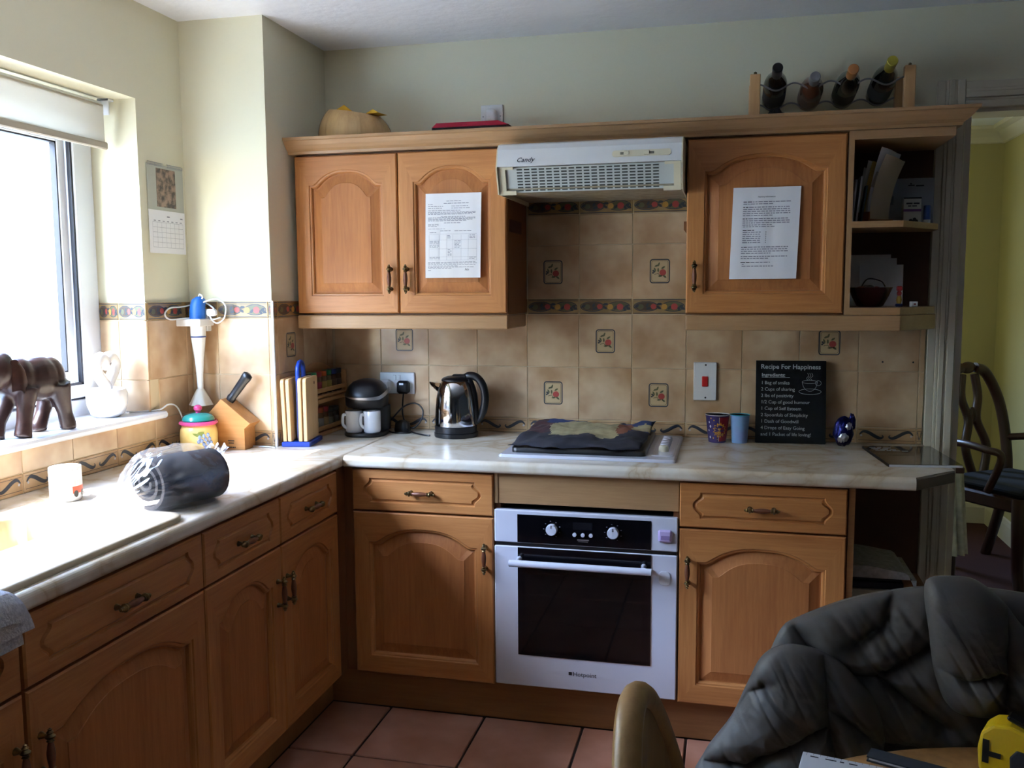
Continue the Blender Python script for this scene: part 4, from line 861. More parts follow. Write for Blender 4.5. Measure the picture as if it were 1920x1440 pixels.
# kettle
t = thing('kettle', 'polished steel kettle with black handle and base', 'kettle', (-0.252, -0.135, ZC))
MB().lathe([(0.082, 0), (0.084, 0.004), (0.084, 0.016), (0.078, 0.018)], 36).build('power_base', BLACK, t)
MB().lathe([(0.080, 0.0185), (0.081, 0.022), (0.081, 0.042), (0.0795, 0.0435)], 36).build('bottom_ring', BLACK, t)
MB().lathe([(0.0795, 0.044), (0.080, 0.07), (0.078, 0.11), (0.0735, 0.15), (0.066, 0.185), (0.058, 0.207), (0.052, 0.214)], 48).build('body', CHROME, t)
mb = MB(); mb.lathe([(0.054, 0.2135), (0.054, 0.219), (0.046, 0.226), (0.030, 0.231), (0.0005, 0.233)], 32); mb.box(-0.012, 0.05, -0.018, 0.018, 0.222, 0.238, b=0.006); mb.build('lid', BLACK, t)
mb = MB(); rs = []
for x, w, z0, z1 in ((-0.055, 0.026, 0.15, 0.206), (-0.075, 0.02, 0.172, 0.206), (-0.097, 0.010, 0.192, 0.208), (-0.102, 0.006, 0.198, 0.208)):
    rs.append([(x, 0, z0), (x, w, (z0+z1*2)/3), (x, w, z1), (x, -w, z1), (x, -w, (z0+z1*2)/3)])
mb.rings(rs, 0, False); mb.build('spout', CHROME, t)
hp = catmull([(0.035, 0, 0.226), (0.060, 0, 0.233), (0.088, 0, 0.224), (0.108, 0, 0.195), (0.116, 0, 0.155), (0.112, 0, 0.115), (0.098, 0, 0.075), (0.078, 0, 0.05)], 5)
mb = MB(); mb.tube(hp, [0.012, 0.013, 0.014, 0.015]+[0.0155]*(len(hp)-12)+[0.014, 0.013, 0.012, 0.011, 0.010, 0.009, 0.008, 0.007], 12)
gp = catmull([(0.052, 0, 0.225), (0.066, 0, 0.19), (0.075, 0, 0.15), (0.0785, 0, 0.10), (0.080, 0, 0.05)], 5)
mb.tube(gp, 0.012, 10); mb.build('handle', BLACK, t)
text('GT', 0.014, PRINT_D, t, (-0.036, -0.0805, 0.095), rot=(PI/2, 0, -0.4), name='logo')
# coffee maker with two mugs
t = thing('coffee_maker', 'black two-cup coffee maker with a silver band in the corner', 'coffee maker', (-0.606, -0.155, ZC), 0.12)
def se(cx, cy, rx, ry, z, n=28, e=2.6): return [(cx+rx*math.copysign(abs(math.cos(a))**(2/e), math.cos(a)), cy+ry*math.copysign(abs(math.sin(a))**(2/e), math.sin(a)), z) for a in [2*PI*i/n for i in range(n)]]
MB().rings([se(0, -0.01, 0.078, 0.088, 0), se(0, -0.01, 0.082, 0.092, 0.004), se(0, -0.01, 0.082, 0.092, 0.012), se(0, -0.01, 0.078, 0.088, 0.015)]).build('base_tray', BLACK, t)
MB().rings([se(0.004, 0.045, 0.076, 0.034, 0.0152), se(0.004, 0.045, 0.076, 0.034, 0.11)]).build('column', BLACK, t)
MB().rings([se(0, 0.005, 0.074, 0.072, 0.108), se(0, 0.0, 0.080, 0.080, 0.118), se(0, 0.0, 0.081, 0.081, 0.15), se(0, 0.003, 0.079, 0.078, 0.168), se(0, 0.006, 0.070, 0.070, 0.189), se(0, 0.008, 0.052, 0.054, 0.206), se(0, 0.01, 0.028, 0.03, 0.2145), se(0, 0.01, 0.006, 0.006, 0.216)]).build('head', BLACK, t)
def band(u, v):
    a = -PI*1.02+1.08*PI*u; w = 0.004+0.022*max(0, u-0.25); z = 0.165-0.014*math.sin(PI*u*1.1)+0.018*max(0, u-.72)*3.2
    r = 0.0825; zz = z-w*(v)
    return (r*math.copysign(abs(math.cos(a))**(2/2.6), math.cos(a)), r*math.copysign(abs(math.sin(a))**(2/2.6), math.sin(a)), zz)
MB().grid(band, 40, 2).build('silver_band', STEEL, t)
mug('mug', 'white mug on the coffee maker tray, the left of two', (-0.640, -0.207, ZC+0.0155), PI*1.27, 0.0335, 0.083, 0.014, grp='mugs on the coffee maker')
mug('mug', 'white mug on the coffee maker tray, the right of two', (-0.569, -0.200, ZC+0.0155), PI*1.27, 0.0335, 0.083, 0.014, grp='mugs on the coffee maker')
# double socket, plugs, kettle flex
t = thing('wall_socket', 'white double wall socket beside the coffee maker', 'socket', (-0.536, -0.0005, 1.091))
B('plate', WHITE_M, t, (-0.073, 0.073, -0.010, 0.0, -0.043, 0.043), b=0.002)
for x in (-0.0095, 0.0095): B('rocker', WHITE_M, t, (x-0.0055, x+0.0055, -0.013, -0.009, 0.012, 0.033), b=0.001)
t = thing('plug', 'white plug in the left half of the double socket', 'plug', (-0.536, -0.0108, 1.091))
B('plug_body', WHITE_M, t, (-0.066, -0.022, -0.030, 0.0, -0.035, 0.015), b=0.008)
MB().tube(catmull([(-0.044, -0.018, -0.032), (-0.046, -0.02, -0.045), (-0.06, -0.01, -0.06), (-0.065, -0.003, -0.09), (-0.064, -0.003, -0.15)], 5), 0.003, 6).build('lead', WHITE_M, t)
t = thing('plug', 'black plug with long coiled flex in the right half of the double socket', 'plug', (-0.536, -0.0108, 1.091))
B('plug_body', BLACK, t, (0.008, 0.058, -0.034, 0.0, -0.040, 0.012), b=0.009); B('fuse_label', PAPER, t, (0.022, 0.039, -0.0346, -0.0340, -0.004, 0.004))
fl = [(0.034, -0.02, -0.04), (0.034, -0.03, -0.075), (0.037, -0.04, -0.12), (0.055, -0.05, -0.16), (0.09, -0.06, -0.170), (0.12, -0.06, -0.14), (0.125, -0.05, -0.10), (0.095, -0.045, -0.075), (0.05, -0.05, -0.085), (0.005, -0.06, -0.13), (-0.02, -0.075, -0.167), (0.01, -0.105, -0.1818), (0.06, -0.12, -0.1818), (0.09, -0.10, -0.1818), (0.06, -0.07, -0.172), (0.1, -0.10, -0.1818), (0.16, -0.15, -0.1818), (0.19, -0.16, -0.1818)]
MB().tube(catmull(fl, 6), 0.0032, 7).build('flex', BLACK, t)
tag(MB().rings([se(0, 0, 0.03, 0.02, 0, e=3), se(0, 0, 0.032, 0.022, 0.008, e=3), se(0, 0, 0.028, 0.02, 0.035, e=3), se(0, 0, 0.012, 0.012, 0.045, e=3)]).build('flex_bundle', BLACK_M, None, (-0.492, -0.075, ZC+0.0003)), 'small black bundle of flex between coffee maker and kettle', 'cable')
# cooker switch
t = thing('cooker_switch', 'white cooker switch plate with a red rocker', 'switch', (0.676, -0.0005, 1.119))
B('plate', WHITE_M, t, (-0.042, 0.042, -0.009, 0.0, -0.071, 0.071), b=0.002)
B('rocker', mat('red_rocker', '#b81c1c', 0.35), t, (-0.011, 0.011, -0.014, -0.008, -0.019, 0.019), b=0.002)
for z in (-0.061, 0.061): MB().lathe([(0.0005, 0), (0.0035, 0), (0.0035, 0.0006), (0.0005, 0.001)], 10, M=rotm('X', PI/2, (0.002, -0.009, z))).build('screw', BLACK, t)
# two cups
def cup(name, label, loc, rb, rt, h, mo, mi):
    t = thing(name, label, 'cup', loc)
    o = MB().lathe([(rb*0.98, 0), (rb, 0.003), (rt, h-0.003)], 36, cap=True).build('body', mo, t)
    MB().lathe([(rt, h-0.003), (rt+0.0018, h-0.0015), (rt+0.001, h), (rt-0.0018, h-0.001), (rb-0.002, 0.004), (0.0005, 0.004)], 36).build('rim', mi, t); return t
PUR = mat('purple_print', '#33245e', 0.4); CRED = mat('red_print', '#8c1420', 0.4); CYEL = mat('yellow_print', '#d9a01c', 0.4)
cb = (0.724, -0.075, ZC+0.0003)
t = cup('paper_cup', 'purple and red paper cup with a yellow splash and lettering', cb, 0.0315, 0.0425, 0.102, PUR, WHITE_M)
def coned(mb, poly, m, off, a0, rb=0.0315, rt=0.0425, h=0.102):
    mb.add([((rb+(rt-rb)*q[1]/h+off)*math.cos(a0+q[0]/0.037), (rb+(rt-rb)*q[1]/h+off)*math.sin(a0+q[0]/0.037), q[1]) for q in poly], [list(range(len(poly)))], m)
fa = -PI/2+0.03
mb = MB()
for k in range(8): coned(mb, [(0.006+0.005*k, 0.006), (0.011+0.005*k, 0.006), (0.011+0.005*k, 0.094), (0.006+0.005*k, 0.094)], 0, 0.0004, fa)
coned(mb, [(0.0045, 0.006), (0.006, 0.006), (0.006, 0.094), (0.0045, 0.094)], 2, 0.0005, fa)
sp_ = [(0.008+(0.021 if i % 2 else 0.028)*math.cos(2*PI*i/26)*0.9, 0.047+(0.021 if i % 2 else 0.029)*math.sin(2*PI*i/26)) for i in range(26)]
for i in range(26): coned(mb, [(0.008, 0.047), sp_[i], sp_[(i+1) % 26]], 1, 0.0009, fa)
for x, z, s in ((-.030, .075, .004), (-.026, .06, .005), (-.012, .083, .003), (-.03, .02, .005), (-.016, .018, .003), (-.034, .045, .004), (0.0, .014, .002), (-.022, .09, .003)): coned(mb, arc(x, z, s*.7, s, 7), 2 if s > .003 else 1, 0.0008, fa)
coned(mb, arc(0.004, 0.060, 0.013, 0.006, 14), 3, 0.0014, fa)
mb.build('printed_pattern', [CRED, CYEL, WHITE_M, PUR], t)
for s, sz, z in (('CREME', 0.0125, 0.041), ('EGG', 0.014, 0.026)):
    me = text_mesh(s, sz, 'CENTER', bold=0.0002); me.materials.clear(); me.materials.append(PUR)
    for v in me.vertices:
        x, zz = v.co.x+0.006, z+v.co.y; r = 0.0315+0.011*zz/0.102+0.0018; a = fa+x/0.037; v.co = (r*math.cos(a), r*math.sin(a), zz)
    link('lettering', me, t)
cup('plastic_cup', 'pale blue plastic cup with a turquoise rim, beside the purple cup', (0.803, -0.077, ZC+0.0003), 0.0275, 0.0345, 0.103, mat('pale_blue_print', '#7fa6d2', 0.35, col2='#8f8cc0', scale=9), mat('turquoise_plastic', '#239fb5', 0.3))
# slate sign
t = thing('recipe_sign', 'black slate sign with white lettering leaning on the tiles', 'sign', (0.858, -0.070, ZC+0.0005), 0.03)
R_ = Matrix.Rotation(-0.10, 4, 'X'); rx = (PI/2-0.10, 0, 0)
lean = -0.145
brd = MB().box(0, 0.243, -0.006, 0.0, 0, 0.298, b=0.0015, M=Matrix.Rotation(lean, 4, 'X')).build('slate', mat('black_slate', '#101215', 0.3, col2='#17191c', scale=40), t)
CHALK = mat('white_lettering', '#b9bdbd', 0.6)
def on_sign(x, z, d=0.0068): return tuple(Matrix.Rotation(lean, 4, 'X') @ Vector((x, -d, z)))
def sg(s, size, x, z, **k): return text(s, size, CHALK, t, on_sign(x, z), rot=(PI/2+lean, 0, 0), **k)
sg('Recipe For Happiness', 0.0235, 0.017, 0.268, bold=0.0003)
sg('Ingredients:', 0.0175, 0.020, 0.240, bold=0.0004)
for i, s in enumerate(('1 Bag of smiles', '2 Cups of sharing', '2 lbs of positivity', '1/2 Cup of good humour', '1 Cup of Self Esteem', '2 Spoonfuls of Simplicity', '1 Dash of Goodwill', '4 Drops of Easy Going', 'and 1 Packet of life loving!')): sg(s, 0.0172, 0.018, 0.212-0.0232*i, space=0.97)
mb = MB(); Ms = Matrix.Rotation(lean, 4, 'X')
def sk(pts, w=0.0012): stroke(mb, pts, w, 0, -0.0066)
sk([(0.020, 0.2365), (0.118, 0.2365)], 0.0012)
sk(arc(0.187, 0.222, 0.026, 0.006, 24)+[(0.213, 0.222)])
sk([(p_[0], p_[1]) for p_ in catmull([(0.161, 0.222, 0), (0.166, 0.203, 0), (0.18, 0.19, 0), (0.195, 0.19, 0), (0.208, 0.203, 0), (0.213, 0.222, 0)], 5)])
sk(arc(0.216, 0.218, 0.010, 0.009, 16)+[(0.226, 0.218)]); sk(arc(0.188, 0.187, 0.038, 0.010, 28)+[(0.226, 0.187)])
for x in (0.180, 0.187, 0.194): sk([(p_[0], p_[1]) for p_ in catmull([(x, 0.228, 0), (x-0.004, 0.236, 0), (x+0.003, 0.244, 0), (x-0.001, 0.254, 0)], 4)])
mb.v = [tuple(Ms @ Vector(v)) for v in mb.v]; mb.build('teacup_drawing', CHALK, t)
# foil egg
t = thing('foil_egg', 'half unwrapped chocolate egg in blue and silver foil beside the sign', 'chocolate egg', (1.157, -0.088, ZC+0.001), 0.1)
FOIL = mat('blue_foil', '#151c5e', 0.3, 0.75, bump=0.9, bscale=45); SFOIL = mat('silver_foil', '#b8bcc8', 0.3, 0.85, bump=0.8, bscale=60)
def egg(c, r, amp, seed, a0=0, a1=2*PI, t0=0, t1=1):
    def f(u, v):
        a = a0+(a1-a0)*u; q = PI*(t0+(t1-t0)*v)-PI/2; k = 1+amp*noise.noise(Vector((math.cos(a)*3, math.sin(a)*3, v*6+seed)))
        return (c[0]+r[0]*k*math.cos(q)*math.cos(a), c[1]+r[1]*k*math.cos(q)*math.sin(a), max(0.0, c[2]+r[2]*k*math.sin(q)))
    return f
Mt = rotm('Y', 0.45, (0.0, 0, 0))
MB().grid(egg((0, 0, 0.052), (0.034, 0.032, 0.050), 0.18, 0), 28, 22).build('foil_wrap', FOIL, t)
MB().grid(egg((0.028, 0.0, 0.085), (0.012, 0.012, 0.026), 0.5, 4), 18, 14).build('foil_twist', FOIL, t)
MB().grid(egg((-0.004, -0.006, 0.036), (0.024, 0.029, 0.026), 0.22, 9, -PI*0.85, -PI*0.15, 0.2, 0.8), 12, 12).build('silver_lining', SFOIL, t)
MB().grid(egg((0.010, -0.006, 0.072), (0.018, 0.026, 0.018), 0.25, 3, -PI*0.8, -PI*0.2, 0.2, 0.8), 12, 12).build('silver_lining', SFOIL, t)
# black magazine
t = thing('magazine', 'black paperback catalogue lying flat on the worktop end by the doorway', 'book', (1.334, -0.27, ZC+0.0005), 0.0)
poly = [(-0.116, 0.149), (-0.083, -0.184), (0.134, -0.157), (0.11, 0.184)]
MB().prism(poly, 0.0002, 0.0075, 'z').build('pages', PAPER, t)
MB().prism([(q[0]*1.004, q[1]*1.004) for q in poly], 0.0076, 0.0084, 'z').build('cover', mat('glossy_black_cover', '#14161a', 0.12, coat=0.4), t)
mb = MB(); mb.prism([(-0.1175, 0.149), (-0.0845, -0.185), (-0.083, -0.184), (-0.1155, 0.149)], 0.0, 0.0084, 'z'); mb.build('spine', BLACK, t)
mb = MB(); e0 = Vector((0.995, 0.1)); 
for r_i, (y, ws) in enumerate(((0.118, (.02, .014, .026)), (0.100, (.03, .02)), (0.082, (.016, .026, .02)), (0.064, (.03, .014, .024, .02)))):
    x = -0.098+0.004*r_i
    for w in ws: mb.add([(x, y, 0.0087), (x+w, y+0.003, 0.0087), (x+w, y+0.011, 0.0087), (x, y+0.008, 0.0087)], [(0, 1, 2, 3)]); x += w+0.005
mb.build('cover_print', CHALK, t)
for x in (1.292, 1.393): MB().lathe([(0.0005, 0), (0.0035, 0), (0.003, 0.0007), (0.0005, 0.0007)], 8, M=rotm('X', PI/2, (x, -0.0001, 1.198))).build('screw_hole', BLACK_M, wb)

# ---------------------------------------------------------------- extractor hood
t = thing('extractor_hood', 'white and cream extractor hood with a slotted front grille', 'extractor hood', (0.004, 0, 0))
side = [(-0.002, 1.948), (-0.36, 1.948), (-0.43, 1.944), (-0.458, 1.936), (-0.474, 1.918), (-0.490, 1.862), (-0.492, 1.855), (-0.462, 1.776), (-0.002, 1.776)]
top = [q for q in side[:6]]+[(-0.002, 1.862)]
MB().prism(top, 0.004, 0.600, 'x').build('visor', mat('white_metal', '#dcdcda', 0.35), t)
for x in (0.0, 0.600): MB().prism(side, x, x+0.004, 'x').build('side_plate', CREAM, t)
B('filter_panel', mat('grease_filter', '#a99f86', 0.7, col2='#8d836c', scale=30), t, (0.006, 0.598, -0.45, -0.003, 1.790, 1.796))
MB().prism([(-0.474, 1.860), (-0.445, 1.782), (-0.440, 1.784), (-0.469, 1.861)], 0.006, 0.598, 'x').build('grille', mat('pale_grille', '#c2c8c4', 0.45), t)
sl = MB()
for r_i in range(8):
    f = 0.06+0.118*r_i; y = -0.474+0.029*f-0.0006; z = 1.860-0.078*f
    for c_i in range(19):
        x = 0.066+0.0247*c_i
        sl.add([(x, y-0.0004, z), (x+0.0185, y-0.0004, z), (x+0.0185, y+0.0012, z-0.0045), (x, y+0.0012, z-0.0045)], [(3, 2, 1, 0)])
o = sl.build('slots', mat('dark_slot', '#3c403c', 0.8), t); o['kind'] = 'stuff'
for x, sgn in ((0.006, 1), (0.598, -1)):
    mb = MB(); mb.prism([(-0.482, 1.861), (-0.453, 1.778), (-0.445, 1.780), (-0.473, 1.861)], min(x, x+0.022*sgn), max(x, x+0.022*sgn), 'x')
    mb.prism([(-0.484, 1.861), (-0.481, 1.853), (-0.472, 1.856), (-0.474, 1.861)], min(x, x+0.05*sgn), max(x, x+0.05*sgn), 'x')
    mb.prism([(-0.457, 1.787), (-0.452, 1.774), (-0.440, 1.776), (-0.446, 1.79)], min(x, x+0.055*sgn), max(x, x+0.055*sgn), 'x')
    mb.build('grille_clip', CREAM, t)
tl = math.atan2(0.016, 0.056)
text('Candy', 0.022, PRINT_D, t, (0.068, -0.4870, 1.876), rot=(PI/2-tl, 0, 0), shear=0.35, bold=0.0003, space=1.05)
Mh = Matrix.Translation((0.0, -0.4815, 1.890)) @ Matrix.Rotation(-tl, 4, 'X')
MB().prism([(0.475+q[0], q[1]) for q in rrect(0.185, 0.021, 0.008)], -0.0025, 0.004, 'y', M=Mh).build('switch_panel', CREAM, t)
MB().box(0.419, 0.436, -0.007, -0.002, -0.006, 0.006, b=0.001, M=Mh).build('slider', CREAM, t); MB().box(0.484, 0.50, -0.007, -0.002, -0.006, 0.006, b=0.001, M=Mh).build('slider', CREAM, t)
MB().box(0.408, 0.419, -0.0032, -0.002, -0.004, 0.004, M=Mh).build('slider_slot', mat('slot_grey', '#6f6a5a', 0.6), t); MB().box(0.50, 0.515, -0.0032, -0.002, -0.004, 0.004, M=Mh).build('slider_slot', mat('slot_grey', '#6f6a5a', 0.6), t)
tag(B('cabinet_sticker', mat('dark_red_label', '#4a1c1c', 0.5), None, (0.0000, 0.0012, -0.29, -0.10, 1.665, 1.71)), 'dark red label stuck to the inner side of the left wall cabinet', 'label')
tag(MB().prism([(0.592, 1.705), (0.592, 1.675), (0.602, 1.662), (0.610, 1.668), (0.612, 1.705)], -0.03, -0.0012, 'y').build('wood_block', CARC), 'small brown wooden block on the tiles under the hood, right side', 'block')

# ---------------------------------------------------------------- papers taped to the doors
def sheet(label, x, y, z, w, h, skew, lines, cuts):
    t = thing('paper_notice', label, 'paper', (x, y, z), 0, 'paper notices taped to wall cabinet doors')
    def f(u, v, o=0): return (w*u-skew*(1-v), -0.0015-o-0.0035*abs(math.sin(3*PI*u+0.4))*0.6-0.002*math.sin(2.2*v+u), h*v)
    mb = MB(); mb.grid(lambda u, v: f(u, v, 0.0006), 20, 12); mb.grid(lambda u, v: f(1-u, v), 20, 12)
    for e in (0, 1): mb.grid(lambda u, v: f(e, v, 0.0006*u), 1, 12); mb.grid(lambda u, v: f(u, e, 0.0006*v), 20, 1)
    mb.build('sheet', PAPER, t)
    pm = [MB(), MB()]
    for u0, v0, L_, hh, dark in lines:
        n = max(1, int(L_*20))
        for i in range(n):
            a, b = u0+L_*i/n, u0+L_*(i+1)/n
            pm[dark].add([f(a, v0, 0.0012), f(b, v0, 0.0012), f(b, v0+hh, 0.0012), f(a, v0+hh, 0.0012)], [(0, 1, 2, 3)])
    for q, mt_ in zip(pm, (PRINT, PRINT_D)):
        if q.f: q.build('printed_text', mt_, t)['kind'] = 'stuff'
    return t, f
rp = random.Random(5)
def words(u0, u1, v, hh, dark=0, boldfirst=0):
    out = []; u = u0; i = 0
    while u < u1-0.02:
        L_ = min(rp.uniform(0.02, 0.075), u1-u); out.append((u, v, L_, hh, 1 if i < boldfirst else dark)); u += L_+0.012; i += 1
    return out
L1 = words(.38, .64, .905, .006)+words(.33, .78, .878, .007)+words(.05, .16, .868, .006)
for v in (.845, .822): L1 += words(.05, .32, v, .006)+words(.47, .80, v, .006)
for v, u1 in ((.795, .66), (.775, .92), (.763, .9), (.751, .85)): L1 += words(.05, u1, v, .006)
for v, u1 in ((.722, .72), (.71, .9), (.698, .9), (.686, .85), (.674, .75)): L1 += words(.05 if v < .72 else .28, u1, v, .006)
L1 += words(.34, .66, .648, .007)
for v in (.635, .622, .609): L1 += words(.05, .24, v, .005)
L1 += words(.05, .36, .58, .004)+words(.27, .48, .555, .007)+words(.53, .86, .553, .007)+words(.08, .2, .535, .007)
for v in (.50, .485, .47): L1 += words(.4, .46, v, .006)+words(.80, .9, v, .006)
for v in (.435, .42, .405, .39, .375, .36): L1 += words(.08, .25, v, .005)+words(.53, .64, v, .005)
for v in (.33, .315, .3, .28, .265): L1 += words(.41, .48, v, .006)
for v in (.24, .225): L1 += words(.08, .28, v, .005)+words(.80, .92, v, .005)
for v, u1 in ((.185, .92), (.172, .94), (.155, .94), (.14, .6), (.125, .88), (.11, .5), (.085, .12)): L1 += words(.05, u1, v, .005)
for u in (.07, .25, .39, .5, .65, .78, .93): L1.append((u, .21, .0025, .30, 0))
for v in (.52, .45, .345, .25, .21): L1.append((.07, v, .86, .0015, 0))
t, f = sheet('crumpled white form taped to the left wall cabinet', -0.295, -0.322, 1.505, 0.204, 0.296, 0.006, L1, 0)
text('No', 0.012, BLACK_M, t, (0.142, -0.009, 0.025), rot=(PI/2, 0, -0.1), shear=0.3, name='signature')
L2 = words(.17, .85, .838, .008, 1, 2)+words(.15, .72, .82, .008, 1)
def para(v, n, u1=.86, d=.0225, bf=2):
    o = []
    for i in range(n): o += words(.16, u1 if i < n-1 else .6, v-d*i, .009, 0, bf if i == 0 else 0)
    return o
L2 = para(.838, 2)+para(.78, 5)+para(.655, 4)+words(.17, .64, .568, .008)+words(.17, .34, .53, .009, 1)
for i in range(6): L2 += words(.17, .44, .508-.0225*i, .009)+[(.51, .508-.0225*i, .012, .009, 1)]
L2 += para(.345, 4)+para(.243, 2, bf=0)+para(.178, 1, 1.3)+words(.18, .21, .158, .008)+words(.18, .66, .136, .009)
t, f = sheet('white typed nursery notice taped to the right wall cabinet', 0.765, -0.322, 1.492, 0.212, 0.296, 0.009, L2, 0)
text('Nursery Information:', 0.0064, PRINT_D, t, (0.106, -0.0065, 0.263), align='CENTER', bold=0.0001)

# ---------------------------------------------------------------- on top of the wall cabinets
t = thing('wooden_basket', 'round tan wooden basket with yellow napkin on the wall cabinets', 'basket', (-0.625, -0.165, 1.9625))
BKT = wood('tan_veneer', '#b08a58', '#c9a470', 'z')
for k in range(18):
    a0_, a1_ = 2*PI*k/18+0.004, 2*PI*(k+1)/18-0.004
    def fs(u, v, off=0):
        a = a0_+(a1_-a0_)*u; r = 0.112+0.026*math.sin(PI*min(1, v*0.8+0.12))-0.020*v**5-off+(0.0015 if k % 2 else 0)
        zt = 0.160+0.016*math.cos(a-2.9); return (r*math.cos(a)*1.0, r*math.sin(a)*0.92, 0.001+zt*v-0.0)
    mb = MB(); mb.grid(lambda u, v: fs(u, v), 3, 10); mb.grid(lambda u, v: fs(1-u, v, 0.006), 3, 10); mb.grid(lambda u, v: fs(u, 1, 0.006*v), 3, 1)
    mb.build('stave', BKT, t)
MB().lathe([(0.0005, 0.0), (0.11, 0.0), (0.11, 0.004), (0.0005, 0.004)], 24).build('bottom', BKT, t)
NAP = mat('yellow_napkin', '#d9a52c', 0.9)
for cx, cy, rz_, s in ((-0.03, -0.05, 0.2, 0.055), (0.088, -0.05, -0.2, 0.03)):
    mb = MB(); mb.add([(-s, 0, 0.150), (s, 0, 0.150), (s*0.15, 0.0, 0.186-0.25*max(0, cx)), (-s, 0.06, 0.150), (s, 0.06, 0.150), (s*0.1, 0.05, 0.180-0.25*max(0, cx))], [(0, 1, 2), (5, 4, 3), (0, 2, 5, 3), (1, 4, 5, 2), (0, 3, 4, 1)], M=rotm('Z', rz_, (cx, cy, 0))); mb.build('napkin', NAP, t)
t = thing('red_case', 'flat black case with a shiny red front on the wall cabinets', 'case', (-0.16, -0.14, 1.9625))
MB().prism([(-0.15, -0.06), (0.13, -0.06), (0.15, 0.05), (-0.13, 0.05)], 0.0, 0.088, 'z').build('body', BLACK_M, t)
MB().prism([(-0.15, 0.088), (-0.132, 0.104), (0.10, 0.104), (0.14, 0.088)], -0.062, 0.05, 'y').build('lid', mat('metallic_red', '#9c1430', 0.25, 0.6), t)
t = thing('wall_socket', 'single wall socket with a white plug above the wall cabinets', 'socket', (-0.135, 0.0075, 2.119))
B('plate', WHITE_M, t, (-0.043, 0.043, -0.010, 0.0, -0.043, 0.043), b=0.002)
MB().rings([[(q[0]*s, -0.010-d, q[1]*s) for q in rrect(0.044, 0.052, 0.015)] for s, d in ((1, 0), (1, 0.018), (0.9, 0.026), (0.5, 0.028))], 0, True, False, True).build('plug', WHITE_M, t)
for x in (-0.034, 0.034): MB().lathe([(0.0005, 0), (0.003, 0), (0.003, 0.0008), (0.0005, 0.001)], 8, M=rotm('X', PI/2, (x, -0.0098, 0.0))).build('screw', STEEL, t)
MB().tube([(0.0, -0.02, -0.024), (0.0, -0.02, -0.06), (0.01, -0.03, -0.10), (0.03, -0.04, -0.152)], 0.003, 6).build('lead', BLACK, t)
# wine rack
t = thing('wine_rack', 'wooden wine rack with wavy metal rods on top of the wall cabinets', 'wine rack', (0, 0, 1.9625))
ROD = mat('grey_rod', '#8f8f92', 0.3, 0.9)
for x in (0.812, 1.292):
    for y in (-0.225, -0.055): B('post', PINE, t, (x, x+0.034, y, y+0.028, 0.0, 0.207), b=0.002)
    B('foot_rail', PINE, t, (x+0.006, x+0.028, -0.197, -0.055, 0.02, 0.05), b=0.002)
    MB().lathe([(0.004, 0.2068), (0.0055, 0.211), (0.005, 0.215), (0.0005, 0.2175)], 10, c=(x+0.017, -0.211, 0)).build('stud', BRASS, t)
BX4 = [0.897, 1.016, 1.125, 1.240]
for y, z in ((-0.211, 0.163), (-0.041, 0.131)):
        P = [(0.846+0.446*i/60, y, z-0.011*math.cos(2*PI*((0.846+0.446*i/60)-0.897)/0.1145)) for i in range(61)]
        MB().tube(P, 0.003, 7).build('rod', ROD, t)
def bottle(x, z, glassc, cap, tilt, lab, label, ln=1.0):
    b = thing('wine_bottle', label, 'bottle', (x, 0.0, z), 0, 'wine bottles in the rack')
    M = rotm('X', PI/2-tilt, (0, -0.012, 0)) @ Matrix.Diagonal((1, 1, ln, 1))
    MB().lathe([(0.030, 0), (0.0375, 0.004), (0.0385, 0.02), (0.0385, 0.16), (0.034, 0.19), (0.022, 0.222), (0.0155, 0.245), (0.0145, 0.29), (0.0155, 0.292), (0.0155, 0.303), (0.012, 0.305)], 24, M=M).build('glass', mat('bottle_glass', glassc, 0.08, spec=0.6), b)
    MB().lathe([(0.0388, 0.045), (0.0388, 0.135)], 24, M=M, cap=False).build('label', mat('bottle_label', lab, 0.7), b)
    MB().lathe([(0.0163, 0.245), (0.0160, 0.290), (0.0168, 0.292), (0.0168, 0.305), (0.015, 0.3072), (0.0005, 0.3072)], 20, M=M).build('capsule', mat('bottle_capsule', cap, 0.35, 0.3), b)
zb_ = 1.9625+0.131+0.0385-0.014
bottle(BX4[0]-0.001, zb_, '#0d0f10', '#121316', 0.155, '#2c2c2e', 'dark wine bottle with a black capsule, leftmost in the rack')
bottle(BX4[1]-0.002, zb_-0.004, '#5a3520', '#77777a', 0.08, '#6b5a4c', 'amber bottle with a grey capsule, second in the rack', 0.9)
bottle(BX4[2]+0.001, zb_-0.002, '#22201a', '#a87040', 0.10, '#3a382e', 'dark bottle with a copper foil capsule, third in the rack')
bottle(BX4[3]+0.001, zb_, '#0c0e0f', '#9c9030', 0.155, '#4a4a48', 'dark bottle with a yellow capsule, rightmost in the rack')
MB_ = MB().grid(egg((0, 0, 0.02), (0.045, 0.03, 0.05), 0.5, 2), 20, 14)
tag(MB_.build('black_cloth', BLACK_M, None, (0.893, -0.288, 1.963)), 'crumpled black cloth below the leftmost wine bottle', 'cloth')

